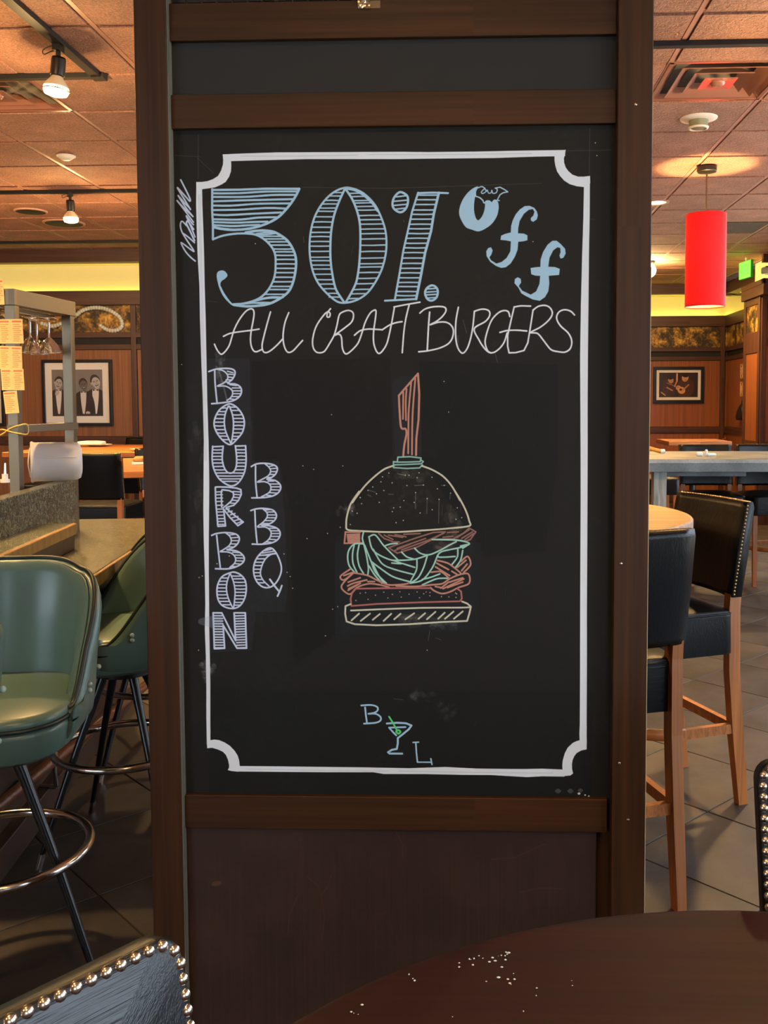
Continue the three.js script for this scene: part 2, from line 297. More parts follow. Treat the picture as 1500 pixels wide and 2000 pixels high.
// pilaster that steps out of the far side wall
{
  const w = structure('wall_pilaster');
  part('body', between(3.36, 4.0, 0, 2.7, -11.96, -11.3, 0), M.wallWarm, w); part('cove_block', between(3.46, 4.0, 2.7, CEIL, -11.96, -11.34, 0), M.cove, w);
  part('panel', uvm(between(3.41, 3.9, 0.98, 2.03, -11.3, -11.285, 0.004)), M.wallWarm, w);
  part('mural_panel', uvm(between(3.42, 3.9, 2.28, 2.6, -11.3, -11.29, 0.003)), M.mottle, w);
  part('trim_stile', uvm(between(3.345, 3.405, 0, 2.66, -11.33, -11.26)), M.trim, w);
  part('trim_rail', uvm(between(3.4, 3.95, 2.62, 2.66, -11.32, -11.26), 'x'), M.beechDark, w);
  part('trim_rail', uvm(between(3.4, 3.95, 2.1, 2.2, -11.32, -11.27), 'x'), M.trim, w);
  part('cap_block', uvm(between(3.3, 3.98, 2.68, 2.80, -11.98, -11.08), 'x'), M.trim, w); part('cap_lip', uvm(between(3.3, 3.98, 2.80, 2.86, -11.12, -11.08), 'x'), M.trim, w); part('fascia', uvm(between(3.3, 3.98, 3.04, CEIL + 0.01, -11.16, -11.1), 'x'), M.trim, w); part('cap_lip', uvm(between(3.3, 3.33, 2.80, 2.86, -11.98, -11.08)), M.trim, w);
  part('side_panel', uvm(between(3.345, 3.362, 0.98, 2.03, -11.88, -11.4, 0.003)), M.wallWarm, w); part('side_mural', uvm(between(3.348, 3.362, 2.28, 2.6, -11.88, -11.4, 0.002)), M.mottle, w);
  for (const [y0, y1] of [[2.03, 2.28], [2.6, 2.68], [0.88, 0.98]]) part('side_rail', uvm(between(3.335, 3.362, y0, y1, -11.96, -11.3)), M.trim, w);
  for (const z of [-11.96, -11.38]) part('side_stile', uvm(between(3.33, 3.362, 0, 2.68, z, z + 0.08)), M.trim, w);
  part('base', uvm(between(3.35, 3.98, 0, 0.98, -11.32, -11.27)), M.trim, w);
}
coveLight('short yellow strip glowing on the pilaster cap by the emergency light', 0.6, [3.38, -10.93], 0, LAMP.cove * 2).position.y = 2.78;
coveLight('short yellow strip glowing along the side of the pilaster cap', 0.8, [3.09, -11.96], -Math.PI / 2, LAMP.cove * 2).position.y = 2.78;
// glazed walls beside and behind the photographer: the daylight comes in here
function glazedWall(name, len, sill, head, bays, [x, z], turn) {
  const w = structure(name); w.position.set(x, 0, z); w.rotation.y = turn;
  part('sill_wall', between(0, len, 0, sill, -0.2, 0, 0), M.plaster, w);
  part('head_wall', between(0, len, head, CEIL + 0.4, -0.2, 0, 0), M.plaster, w);
  let a = 0;
  for (const [b, c] of bays) {
    part('pier', between(a, b, sill, head, -0.2, 0, 0), M.plaster, w);
    part('window_frame', [between(b, b + 0.06, sill, head, -0.14, -0.06), between(c - 0.06, c, sill, head, -0.14, -0.06), between(b, c, sill, sill + 0.06, -0.14, -0.06), between(b, c, head - 0.06, head, -0.14, -0.06), between((b + c) / 2 - 0.03, (b + c) / 2 + 0.03, sill, head, -0.14, -0.06)], M.mullion, w);
    part('pane', between(b + 0.06, (b + c) / 2 - 0.03, sill + 0.06, head - 0.06, -0.104, -0.1, 0), M.glass, w);
    part('pane', between((b + c) / 2 + 0.03, c - 0.06, sill + 0.06, head - 0.06, -0.104, -0.1, 0), M.glass, w);
    a = c;
  }
  part('pier', between(a, len, sill, head, -0.2, 0, 0), M.plaster, w);
  return w;
}
glazedWall('wall_right', 14.6, 0.35, 2.75, [[1.6, 4.0], [4.6, 7.0], [7.6, 10.0], [10.6, 13.0]], [3.63, -11.3], -Math.PI / 2);
glazedWall('wall_rear', 10.75, 0.75, 2.65, [[0.15, 2.0], [6.4, 10.2]], [3.63, 3.3], Math.PI);
structure('pavement_outside', [box(14, 0.1, 26, 10.9, -0.25, -5), box(24, 0.1, 8, -4, -0.25, 7.6)], M.concrete);

// ---------------------------------------------------------------- the chalkboard partition
// strokes of the drawing: colour, width in mm (0 = filled), smooth, closed, points in mm from the board's top corner
const CHALK = [
["white",0,0,1,[110.3,55.6,146.6,54.5,219.1,52.9,342.9,53.7,466.2,54.6,523.6,55.8,619.6,56.0,719.4,55.1,797.6,55.0,797.6,67.0,776.3,67.3,738.8,67.4,654.3,69.4,523.5,68.9,466.1,69.2,280.9,67.1,198.2,68.2,127.2,69.4,112.1,69.2]],
["white",0,0,1,[110.3,55.6,111.1,66.2,110.6,75.3,106.6,87.4,100.2,98.0,89.7,104.5,78.2,108.4,66.7,109.8,55.7,109.7,55.4,123.4,67.9,124.2,81.0,122.7,93.6,120.8,106.1,115.8,115.6,110.4,123.0,99.8,126.8,89.2,127.5,78.5,127.2,66.4]],
["white",0,0,1,[798.6,54.1,797.6,61.0,795.1,72.0,795.7,80.0,798.8,89.1,803.9,96.2,812.0,103.3,823.2,107.4,834.4,107.5,847.0,106.1,847.7,120.7,835.5,128.1,821.3,126.4,807.1,122.3,795.9,115.1,787.7,106.0,781.5,96.9,778.0,85.8,776.4,75.8,776.3,64.8]],
["white",0,0,1,[55.7,109.2,54.4,155.0,54.7,195.8,55.6,257.3,58.2,319.0,58.1,380.9,59.2,463.8,60.8,547.2,61.4,631.0,59.3,715.3,57.7,778.8,57.6,842.5,58.5,906.5,58.4,970.8,56.4,1024.5,57.6,1078.4,57.5,1143.4,56.3,1208.6,56.3,1268.6,64.0,1263.1,64.9,1208.5,66.1,1143.3,66.2,1078.4,66.0,1024.5,66.6,970.7,67.1,906.5,68.2,842.5,69.9,778.8,71.5,715.3,71.5,631.1,70.3,547.3,70.2,463.9,70.1,381.0,69.2,319.1,69.2,257.4,68.3,196.0,67.4,155.1,67.5,121.5]],
["white",0,0,1,[847.0,106.6,847.1,183.0,846.1,263.8,845.8,365.4,845.4,467.6,845.6,570.5,846.3,674.1,846.5,778.4,846.7,883.4,846.9,989.1,847.6,1095.4,847.8,1202.5,848.2,1271.4,833.4,1254.3,833.6,1202.6,833.4,1095.5,832.8,989.1,832.6,883.4,832.5,778.4,831.8,674.1,830.7,570.5,829.5,467.5,830.4,365.3,832.3,263.7,834.4,182.9,835.0,124.6]],
["white",0,0,1,[57.0,1227.5,57.0,1247.8,56.8,1266.8,56.9,1275.8,67.7,1274.8,79.2,1278.2,89.9,1282.8,96.2,1289.7,100.4,1299.9,102.6,1311.6,102.3,1316.7,99.6,1322.1,107.2,1323.9,121.6,1325.3,121.7,1317.2,125.2,1312.8,124.1,1301.2,121.4,1291.0,115.1,1280.8,105.2,1270.0,93.8,1262.8,82.4,1258.1,72.3,1257.0,64.1,1258.3,64.5,1239.0,64.2,1227.4]],
["white",0,0,1,[848.0,1221.6,847.7,1238.7,848.4,1255.8,847.9,1271.4,837.2,1273.6,827.7,1279.2,823.0,1285.4,819.4,1294.0,818.1,1302.6,818.3,1312.4,820.6,1322.2,814.8,1326.9,798.1,1328.5,792.1,1322.4,798.5,1314.0,798.0,1305.2,799.1,1294.1,803.2,1279.4,809.1,1267.7,819.2,1257.9,826.4,1254.1,833.7,1252.0,832.8,1238.8,833.6,1221.7]],
["white",0,0,1,[118.2,1312.9,159.1,1313.0,223.7,1313.0,309.6,1313.3,395.3,1313.5,480.7,1314.4,555.3,1310.9,619.0,1313.6,693.2,1314.0,725.0,1313.7,756.7,1312.6,800.0,1314.1,803.2,1329.2,756.8,1329.1,725.0,1331.0,650.9,1327.4,587.2,1327.5,512.7,1326.6,427.3,1327.4,405.9,1323.8,309.5,1324.7,245.1,1324.8,180.5,1324.9,118.0,1324.9]],
["streak",1.2,1,0,[146.5,59.5,265.5,60.7,384.0,60.2]],
["streak",1.2,1,0,[404.6,59.5,568.6,61.2,731.6,61.3]],
["streak",1.2,1,0,[137.5,1319.3,288.1,1320.9,438.0,1320.8]],
["streak",1.2,1,0,[459.4,1320.6,619.0,1322.1,777.9,1321.8]],
["streak",1.0,1,0,[60.0,134.7,61.1,360.2,62.8,673.1]],
["streak",1.0,1,0,[63.1,134.7,64.2,360.3,65.9,673.1]],
["lav",3.1,1,0,[50.7,267.5,40.9,259.2,31.7,248.9,25.6,238.6,22.6,230.3,31.9,236.6,41.2,243.8,48.5,248.0,42.4,237.7,32.2,222.2,24.1,207.8,21.7,197.6,22.9,189.4,26.1,187.9,29.7,191.5,34.3,196.7]],
["lav",3.1,1,0,[49.8,230.6,39.6,221.3,28.2,212.5]],
["lav",3.7,1,0,[49.9,226.5,42.9,211.1,36.9,198.7,33.9,191.5,36.6,187.5,42.2,194.7,48.3,203.9]],
["lav",3.1,1,0,[51.1,219.3,45.1,203.9,40.1,191.6,34.1,177.2,39.2,183.4,45.4,191.7,48.4,194.7]],
["lav",3.1,1,0,[48.5,189.6,33.3,169.1,15.9,146.5]],
["lav",3.1,1,0,[15.9,146.5,30.3,161.9,44.6,175.3,47.7,178.4]],
["lav",3.1,1,0,[46.7,177.4,32.4,158.9,18.2,136.3,30.5,150.7,40.7,161.0,42.7,164.1]],
["lav",3.3,1,0,[42.7,164.1,33.6,148.7,17.0,121.0,28.7,133.3,36.9,142.6,41.5,147.7,42.6,143.7,35.1,127.3,24.1,105.3]],
["blue",4.6,0,0,[88.0,124.5,87.0,163.8,88.1,196.5,87.6,223.1]],
["blue",4.6,0,0,[87.9,126.1,142.0,126.1,197.4,124.5,264.4,125.6]],
["blue",5.2,1,0,[264.4,125.6,258.0,138.4,248.2,153.2,235.5,168.0,222.9,180.1,204.8,190.8,183.9,198.7,160.2,203.9,131.0,205.7,106.0,203.5,89.4,199.9]],
["blue",4.2,1,0,[89.2,132.6,141.9,132.9,197.3,130.3,259.5,130.6]],
["blue",4.2,1,0,[89.1,139.7,155.6,140.3,211.1,137.2,255.3,137.3]],
["blue",4.2,1,0,[88.9,148.5,141.7,147.4,210.9,146.3,251.0,145.8]],
["blue",4.2,1,0,[88.8,157.0,127.6,157.4,183.1,154.2,245.4,154.3]],
["blue",4.2,1,0,[88.6,165.9,141.4,165.7,196.9,162.9,235.6,164.2]],
["blue",4.2,1,0,[88.5,174.7,113.4,176.3,169.0,174.1,227.2,172.0]],
["blue",4.2,1,0,[88.3,184.2,141.1,185.4,182.7,181.7,218.8,181.4]],
["blue",4.2,1,0,[88.2,189.7,134.0,191.5,168.7,190.4,199.3,190.0]],
["blue",4.2,1,0,[88.1,195.8,127.0,198.2,157.5,197.1,182.5,196.3]],
["blue",4.4,1,0,[87.6,224.4,105.8,217.8,129.5,213.9,149.0,213.1,171.2,214.9,186.3,221.2,200.1,232.2,209.6,244.6,214.3,257.6,214.7,273.9,213.8,290.3,210.2,305.4,200.2,324.5,186.0,339.4,169.2,348.2,146.8,353.6,127.2,354.8]],
["blue",5.2,1,0,[154.5,211.4,175.4,208.2,193.5,207.7,211.4,210.5,226.6,218.2,238.9,227.8,249.8,244.2,255.8,262.0,256.0,281.1,251.8,304.3,244.7,323.4,236.2,334.3,219.3,345.8,201.1,354.0,180.2,357.9,152.3,359.1,128.6,356.2]],
["blue",3.3,1,0,[185.9,219.1,206.9,219.0,228.0,219.5]],
["blue",3.3,1,0,[193.0,224.4,213.1,224.6,233.2,224.7]],
["blue",3.3,1,0,[200.1,230.3,219.5,230.4,238.9,230.5]],
["blue",3.3,1,0,[204.6,237.0,224.4,237.0,244.1,237.3]],
["blue",3.3,1,0,[209.6,244.6,229.7,245.1,249.8,244.9]],
["blue",3.3,1,0,[211.7,250.5,231.8,250.4,251.9,250.8]],
["blue",3.3,1,0,[214.2,257.2,234.2,257.7,254.3,257.6]],
["blue",3.3,1,0,[214.5,265.8,235.2,265.6,255.9,266.1]],
["blue",3.3,1,0,[214.7,274.6,235.3,274.5,256.0,275.0]],
["blue",3.3,1,0,[214.2,283.4,234.9,283.5,255.5,283.8]],
["blue",3.3,1,0,[213.4,291.9,233.7,292.2,254.0,292.3]],
["blue",3.3,1,0,[211.2,301.2,231.8,301.3,252.3,301.6]],
["blue",3.3,1,0,[207.7,310.2,228.5,310.5,249.3,310.4]],
["blue",3.3,1,0,[202.7,319.5,224.0,319.7,245.3,319.9]],
["blue",3.3,1,0,[198.9,325.7,220.5,325.9,242.0,326.1]],
["blue",3.3,1,0,[190.1,335.2,211.6,335.4,233.0,335.6]],
["blue",3.5,1,0,[176.7,213.9,196.2,211.8,210.0,211.2]],
["blue",3.5,1,0,[171.2,214.9,190.6,215.8,218.3,213.3]],
["blue",3.5,1,0,[180.4,344.9,205.5,340.9,229.1,341.8]],
["blue",3.5,1,0,[163.6,350.3,194.3,343.6,219.4,342.4]],
["blue",3.5,1,0,[155.2,353.0,187.2,351.8,208.1,352.6]],
["blue",3.5,1,0,[146.8,354.3,169.1,352.4,194.2,354.6]],
["blue",0,1,1,[94.8,292.2,98.3,288.1,105.3,286.5,111.6,288.9,116.3,296.4,111.3,303.2,103.6,308.7,101.6,316.9,108.0,332.0,124.4,354.1,121.6,354.8,107.9,340.3,99.1,322.4,94.6,304.5,94.0,297.6]],
["blue",3.7,1,0,[100.6,319.6,109.4,336.2,124.4,354.8,141.1,357.0]],
["blue",4.2,1,1,[356.0,124.5,334.9,132.7,314.8,150.2,297.5,176.5,288.2,204.0,284.3,233.5,285.1,263.1,291.2,292.8,303.0,316.7,322.9,338.7,340.9,351.7,358.9,353.2,381.1,347.0,401.2,333.3,417.4,311.6,429.6,288.0,436.7,264.4,439.9,238.8,438.1,211.2,430.3,185.6,416.5,158.1,394.7,136.3,374.9,126.7]],
["blue",6.2,1,0,[361.0,125.4,378.9,129.3,396.7,140.2,412.5,155.1,422.4,169.9]],
["blue",4.6,1,0,[355.9,128.1,344.8,151.5,334.5,178.8,328.6,208.3,326.3,239.8,326.6,269.4,330.3,299.1,337.1,326.9,352.9,351.8]],
["blue",4.6,1,0,[358.9,128.1,370.7,145.8,380.5,169.5,386.3,195.0,387.3,222.6,386.2,254.1,383.6,283.7,378.4,311.3,369.2,331.1,357.0,351.8]],
["blue",2.9,1,0,[333.8,133.7,343.5,133.7,353.1,133.9]],
["blue",2.9,1,0,[326.0,140.3,337.9,140.4,349.9,140.7]],
["blue",2.9,1,0,[315.9,149.0,330.8,148.8,345.7,149.5]],
["blue",2.9,1,0,[311.0,156.1,326.9,155.9,342.9,156.4]],
["blue",2.9,1,0,[305.8,164.0,322.9,164.3,340.0,164.2]],
["blue",2.9,1,0,[301.4,170.3,319.4,170.7,337.4,170.9]],
["blue",2.9,1,0,[295.9,181.2,314.9,181.5,333.9,181.7]],
["blue",2.9,1,0,[292.3,191.8,312.1,191.4,331.8,192.2]],
["blue",2.9,1,0,[288.9,202.0,309.3,202.1,329.8,202.4]],
["blue",2.9,1,0,[287.1,212.4,307.7,212.2,328.3,212.6]],
["blue",2.9,1,0,[286.0,220.8,306.8,220.6,327.7,221.1]],
["blue",2.9,1,0,[284.7,230.5,305.8,230.4,327.0,230.9]],
["blue",2.9,1,0,[284.4,239.6,305.4,239.9,326.3,239.8]],
["blue",2.9,1,0,[284.7,250.1,305.6,250.3,326.4,250.1]],
["blue",2.9,1,0,[285.1,261.7,305.8,262.0,326.5,261.9]],
["blue",2.9,1,0,[286.3,268.6,306.4,268.7,326.6,269.0]],
["blue",2.9,1,0,[288.1,277.6,307.9,277.6,327.7,277.8]],
["blue",2.9,1,0,[289.7,285.3,309.2,285.5,328.6,285.6]],
["blue",2.9,1,0,[292.7,295.9,311.3,295.9,330.0,296.1]],
["blue",2.9,1,0,[298.1,306.7,315.2,306.9,332.3,307.0]],
["blue",2.9,1,0,[302.5,315.7,318.5,315.6,334.4,315.9]],
["blue",2.9,1,0,[310.6,325.2,323.7,324.9,336.7,325.3]],
["blue",2.9,1,0,[319.3,334.5,330.7,334.2,342.2,334.8]],
["blue",2.9,1,0,[322.9,341.8,334.7,341.7,346.6,341.9]],
["blue",2.9,1,0,[364.2,135.8,378.6,135.3,393.1,135.5]],
["blue",2.9,1,0,[368.4,142.4,384.3,141.8,400.3,141.9]],
["blue",2.9,1,0,[372.5,150.0,390.4,150.0,408.2,149.7]],
["blue",2.9,1,0,[374.6,154.9,393.9,154.7,413.1,154.6]],
["blue",2.9,1,0,[377.4,162.0,397.9,161.7,418.3,161.6]],
["blue",2.9,1,0,[380.3,168.9,401.0,169.1,421.7,168.5]],
["blue",2.9,1,0,[382.9,180.0,405.1,179.5,427.3,179.7]],
["blue",2.9,1,0,[384.8,188.3,408.0,188.1,431.0,188.1]],
["blue",2.9,1,0,[386.4,196.9,410.0,196.9,433.6,196.6]],
["blue",2.9,1,0,[386.7,206.8,411.7,206.5,436.6,206.5]],
["blue",2.9,1,0,[387.1,216.0,412.7,215.7,438.4,215.7]],
["blue",2.9,1,0,[387.2,226.5,413.1,226.2,439.1,226.2]],
["blue",2.9,1,0,[386.7,238.7,413.3,239.1,439.9,238.4]],
["blue",2.9,1,0,[386.3,251.6,412.4,250.9,438.4,251.2]],
["blue",2.9,1,0,[385.3,264.6,411.1,264.4,436.8,264.0]],
["blue",2.9,1,0,[384.3,275.6,408.9,275.7,433.4,275.3]],
["blue",2.9,1,0,[383.7,282.5,407.6,282.1,431.4,282.1]],
["blue",2.9,1,0,[381.7,293.4,404.4,293.0,427.0,293.1]],
["blue",2.9,1,0,[379.6,304.8,400.4,304.9,421.2,304.3]],
["blue",2.9,1,0,[376.3,315.6,395.6,315.5,414.8,315.1]],
["blue",2.9,1,0,[371.0,327.4,388.6,326.7,406.3,326.7]],
["blue",2.9,1,0,[366.4,335.8,382.5,335.4,398.6,335.2]],
["blue",2.9,1,0,[360.6,345.5,372.8,344.9,385.1,345.0]],
["blue",4.2,0,0,[504.1,135.9,492.0,172.5,483.9,207.7,473.7,250.9,465.5,298.1,456.2,347.5]],
["blue",5.2,0,0,[545.8,136.3,535.7,176.8,529.7,212.1,517.6,255.2,509.4,298.5,499.3,346.8]],
["blue",4.2,0,0,[504.1,136.5,533.9,135.8,564.0,137.1]],
["blue",4.2,0,0,[436.2,349.8,463.2,348.5,499.3,346.8]],
["blue",3.1,1,0,[502.7,140.3,523.7,140.7,544.7,140.8]],
["blue",3.1,1,0,[499.6,149.4,521.0,149.7,542.4,149.9]],
["blue",3.1,1,0,[496.6,159.0,518.3,159.2,540.1,159.3]],
["blue",3.1,1,0,[493.0,169.7,515.2,170.0,537.4,170.1]],
["blue",3.1,1,0,[490.8,178.1,513.1,178.8,535.5,178.4]],
["blue",3.1,1,0,[488.5,187.9,511.2,188.1,533.8,188.2]],
["blue",3.1,1,0,[486.2,198.0,509.1,197.9,532.0,198.4]],
["blue",3.1,1,0,[484.2,206.7,507.3,207.2,530.5,207.1]],
["blue",3.1,1,0,[482.0,216.0,505.2,216.7,528.5,216.4]],
["blue",3.1,1,0,[479.7,225.8,502.7,225.5,525.7,226.2]],
["blue",3.1,1,0,[477.5,235.5,500.3,235.9,523.1,235.7]],
["blue",3.1,1,0,[475.2,244.4,497.8,245.1,520.4,244.9]],
["blue",3.1,1,0,[473.1,254.4,495.4,254.1,517.7,254.8]],
["blue",3.1,1,0,[471.3,265.0,493.5,265.0,515.7,265.4]],
["blue",3.1,1,0,[469.5,275.7,491.6,275.6,513.7,275.9]],
["blue",3.1,1,0,[467.7,285.3,489.8,285.4,511.8,285.6]],
["blue",3.1,1,0,[466.1,294.5,488.1,294.4,510.1,294.9]],
["blue",3.1,1,0,[464.4,304.1,486.3,304.5,508.2,304.4]],
["blue",3.1,1,0,[462.6,313.6,484.4,313.5,506.2,313.9]],
["blue",3.1,1,0,[461.1,321.6,482.8,321.9,504.5,322.1]],
["blue",3.1,1,0,[459.2,331.6,480.8,331.6,502.4,332.0]],
["blue",3.1,1,0,[457.7,339.3,479.2,340.2,500.7,339.8]],
["blue",4.6,1,1,[469.4,134.1,459.4,139.9,453.0,152.5,454.3,165.3,466.2,173.8,477.2,169.4,483.2,156.8,482.3,142.1]],
["blue",3.1,0,0,[460.4,143.4,480.3,141.3]],
["blue",3.1,0,0,[455.4,152.2,482.2,150.1]],
["blue",3.1,0,0,[454.3,160.4,482.2,158.3]],
["blue",3.1,0,0,[457.3,167.9,480.2,165.7]],
["blue",4.6,1,1,[530.3,319.9,520.3,326.2,517.3,336.1,522.2,347.0,531.2,350.0,540.2,344.1,543.2,332.3,539.3,323.4]],
["blue",3.1,0,0,[519.7,327.0,541.3,325.7]],
["blue",3.1,0,0,[519.7,333.3,541.2,332.1]],
["blue",3.1,0,0,[519.7,338.8,541.2,337.6]],
["blue",3.1,0,0,[519.6,345.2,541.2,343.9]],
["blue",0,1,1,[624.9,125.1,615.9,127.1,603.6,136.6,593.0,151.1,587.2,166.4,586.4,179.3,591.3,192.3,599.5,204.5,610.9,209.5,624.9,213.3,638.8,208.1,651.9,198.5,661.7,184.1,665.3,170.4,665.3,160.7,662.5,152.9,657.6,150.6,653.5,153.3,651.6,155.7,647.8,152.7,642.1,152.0,638.0,154.7,638.0,163.6,635.9,174.9,631.4,184.6,624.9,191.0,620.0,186.9,616.7,174.7,616.2,161.8,618.3,145.7,620.5,143.3,620.5,134.4]],
["blue",2.7,1,0,[620.0,144.1,627.3,146.6,633.9,152.3,635.5,156.8,638.8,156.4]],
["blue",2.5,1,0,[624.9,127.2,630.6,125.1,635.5,126.5,638.8,130.6]],
["blue",2.3,1,0,[638.0,128.1,633.9,132.1,630.6,136.1,633.9,138.6,640.4,134.6,642.9,132.2,638.8,132.2]],
["blue",2.3,1,0,[642.9,132.2,645.3,137.9,650.2,137.1,651.9,132.3,653.5,138.0,659.2,138.0,662.5,133.2,661.7,129.7,658.4,128.3]],
["blue",2.5,0,0,[658.4,128.3,668.2,126.5,676.4,130.9,683.7,135.9,674.8,137.4,668.2,141.3,664.1,148.6,662.5,151.8,666.6,152.9]],
["blue",0,0,1,[689.6,215.9,690.4,202.9,693.6,191.6,699.3,180.4,707.5,170.8,717.3,164.4,727.0,163.7,736.8,167.8,741.8,175.1,743.8,182.4,741.8,190.5,734.5,195.6,729.6,192.8,729.6,187.9,734.5,183.1,736.9,175.9,733.6,170.2,725.4,171.7,715.7,179.7,707.5,193.4,704.6,207.9,704.3,217.6,715.8,218.5,723.1,221.8,723.2,231.6,715.8,233.6,704.7,234.6,703.6,250.0,697.9,264.6,689.7,277.5,679.9,284.8,670.8,286.3,660.2,282.2,648.7,273.9,641.3,262.5,640.5,252.7,644.6,246.3,650.3,245.0,653.6,251.2,651.1,259.3,647.0,265.0,650.3,270.7,661.0,277.3,671.7,274.1,681.5,266.1,688.8,253.2,689.9,233.7,679.8,231.7,669.1,230.6,670.3,222.2,678.1,218.7]],
["blue",0,0,1,[749.0,284.5,749.5,269.9,754.3,255.3,763.2,240.8,773.0,233.1,781.2,232.9,789.4,239.4,798.4,249.2,799.6,258.9,795.2,267.0,789.5,268.6,787.0,262.9,789.4,255.6,788.6,247.5,782.9,246.2,774.7,252.3,767.4,266.8,765.1,284.3,778.1,285.1,788.0,288.9,786.7,301.0,776.6,301.8,766.0,302.5,767.3,317.2,765.3,333.4,758.8,344.8,748.1,352.1,734.2,349.5,719.4,342.1,711.2,337.1,704.6,324.9,697.2,316.7,698.0,308.5,703.7,304.8,709.8,307.8,710.8,315.1,706.2,322.4,712.8,331.4,730.0,339.7,740.7,333.3,747.2,318.6,748.8,302.4,738.9,302.0,730.7,299.0,729.5,286.8,738.9,285.2]],
["white",3.3,1,0,[87.1,435.3,92.3,446.8,99.9,455.5,107.6,451.4,117.1,438.5,122.8,421.8,128.4,405.2,137.2,388.5,149.7,372.0,159.0,365.2,166.7,365.3,169.3,373.6,167.1,388.7,163.0,408.4,161.2,425.1,162.5,438.8,167.0,448.7,173.1,451.0,183.9,446.5]],
["white",3.3,1,0,[105.9,419.5,119.8,413.5,141.4,410.1,163.0,407.6,179.1,405.2]],
["white",3.3,1,0,[203.0,370.8,197.0,390.4,188.9,419.2,184.8,437.4,186.2,448.8,191.5,452.9,200.8,449.6,214.8,438.3,227.2,425.4]],
["white",3.3,1,0,[240.2,372.5,232.3,392.1,228.1,416.4,228.7,433.0,233.1,447.5,239.1,452.8,248.4,449.1,259.3,437.7,267.8,428.7]],
["white",3.3,1,0,[325.4,365.1,319.8,372.1,318.1,380.8,322.9,381.6,324.5,375.3,320.6,371.3,312.5,376.8,296.3,399.6,288.9,423.3,288.7,440.7,294.2,451.1,302.9,453.8,312.6,450.4,323.1,434.6,332.1,418.8,337.9,399.9,342.8,378.6,349.3,372.3,362.1,368.8,370.8,373.2,371.5,384.3,366.6,393.7,353.8,403.9,332.9,418.8]],
["white",3.3,1,0,[332.9,418.8,342.5,416.5,347.2,423.6,348.6,442.6,352.5,453.7,358.1,456.1,367.8,449.1,380.7,434.9,388.8,414.4,395.3,393.9,405.0,375.8,413.0,369.1,417.8,370.4,416.1,387.7,412.7,411.3,412.6,433.5,417.2,449.3,422.8,455.7,430.0,451.0,439.6,435.2,447.8,402.1,452.7,376.9,455.2,362.7]],
["white",3.3,1,0,[373.6,418.7,385.6,409.6,401.6,406.5,420.7,407.4,430.3,408.0]],
["white",3.3,1,0,[430.3,408.0,446.2,398.1,460.6,393.5,470.4,392.0]],
["white",3.3,0,0,[454.4,362.4,476.6,358.2,506.8,353.3]],
["white",3.3,1,0,[484.9,359.0,478.1,386.5,474.0,413.3,470.6,454.3]],
["white",3.3,1,0,[506.6,375.0,517.6,366.8,535.3,362.5,555.1,363.1,559.5,370.3,551.8,382.3,539.6,392.1,527.5,398.6,544.0,393.6,561.7,394.4,572.7,404.3,573.7,419.7,566.0,435.0,548.3,444.8,524.0,450.6,504.1,452.7]],
["white",3.5,0,0,[526.4,373.4,524.1,399.6,521.3,449.0]],
["white",3.3,1,0,[584.4,363.9,579.3,393.4,579.2,426.3,583.6,446.0,592.4,456.0,601.2,448.3,607.9,430.8,613.4,404.6,616.7,372.9]],
["white",3.3,1,0,[616.7,372.2,632.1,368.0,645.3,370.9,647.5,380.7,638.7,392.7,616.7,406.8,625.5,428.7,638.7,448.5,649.7,455.6,662.9,450.8,676.1,435.6,682.7,415.9]],
["white",3.3,1,0,[688.1,383.1,684.8,373.3,676.0,371.1,665.1,375.4,651.9,389.5,643.1,411.3,638.3,433.2,643.1,450.7,649.7,455.6]],
["white",3.3,1,0,[668.4,414.7,682.7,411.1,702.4,410.5,722.2,412.2]],
["white",3.3,0,0,[696.8,364.0,690.3,391.9,683.8,420.3,683.8,442.2,686.7,455.8,700.3,455.4,716.8,451.1,724.4,435.8,728.7,409.6,734.8,370.4]],
["white",3.3,1,0,[696.8,364.0,711.1,361.9,729.7,362.5]],
["white",3.3,1,0,[734.8,370.4,746.1,362.8,761.4,361.8,771.3,369.5,772.9,380.4,764.8,392.3,748.5,405.3,729.9,415.1,744.1,417.3,756.2,431.6,770.5,449.2,783.7,453.6,799.1,454.8,810.0,447.2,812.5,431.9,805.4,416.6,790.0,402.3,782.3,388.1,785.5,376.1,796.4,370.3,809.6,373.0,817.9,380.7]],
["lav",3.5,1,0,[74.5,490.7,90.3,485.7,111.9,484.5,125.6,487.4,128.4,495.2,122.4,506.8,113.4,515.0,129.1,516.6,138.8,522.5,141.0,532.2,136.5,541.9,122.6,550.6,100.9,554.5,79.2,556.3]],
["lav",3.1,1,0,[90.3,485.7,104.0,489.3,111.7,496.1,113.6,503.9,105.6,513.6,91.7,520.3,107.4,520.4,120.1,527.3,122.9,535.1,118.8,543.8,110.8,549.6]],
["lav",3.5,1,0,[86.7,489.2,86.9,512.5,90.1,552.5]],
["lav",2.7,0,0,[112.8,490.3,124.6,493.3]],
["lav",2.7,0,0,[112.7,496.1,126.5,497.1]],
["lav",2.7,0,0,[112.6,501.9,123.4,503.0]],
["lav",2.7,0,0,[109.6,507.8,119.4,507.8]],
["lav",2.7,0,0,[105.6,512.6,113.4,512.3]],
["lav",2.7,0,0,[117.3,517.5,131.0,519.5]],
["lav",2.7,0,0,[122.1,524.3,138.8,524.4]],
["lav",2.7,0,0,[124.0,530.2,140.7,530.2]],
["lav",2.7,0,0,[122.9,536.0,139.6,536.1]],
["lav",2.7,0,0,[120.8,541.9,136.5,541.9]],
["lav",2.7,0,0,[116.8,546.7,128.6,547.7]],
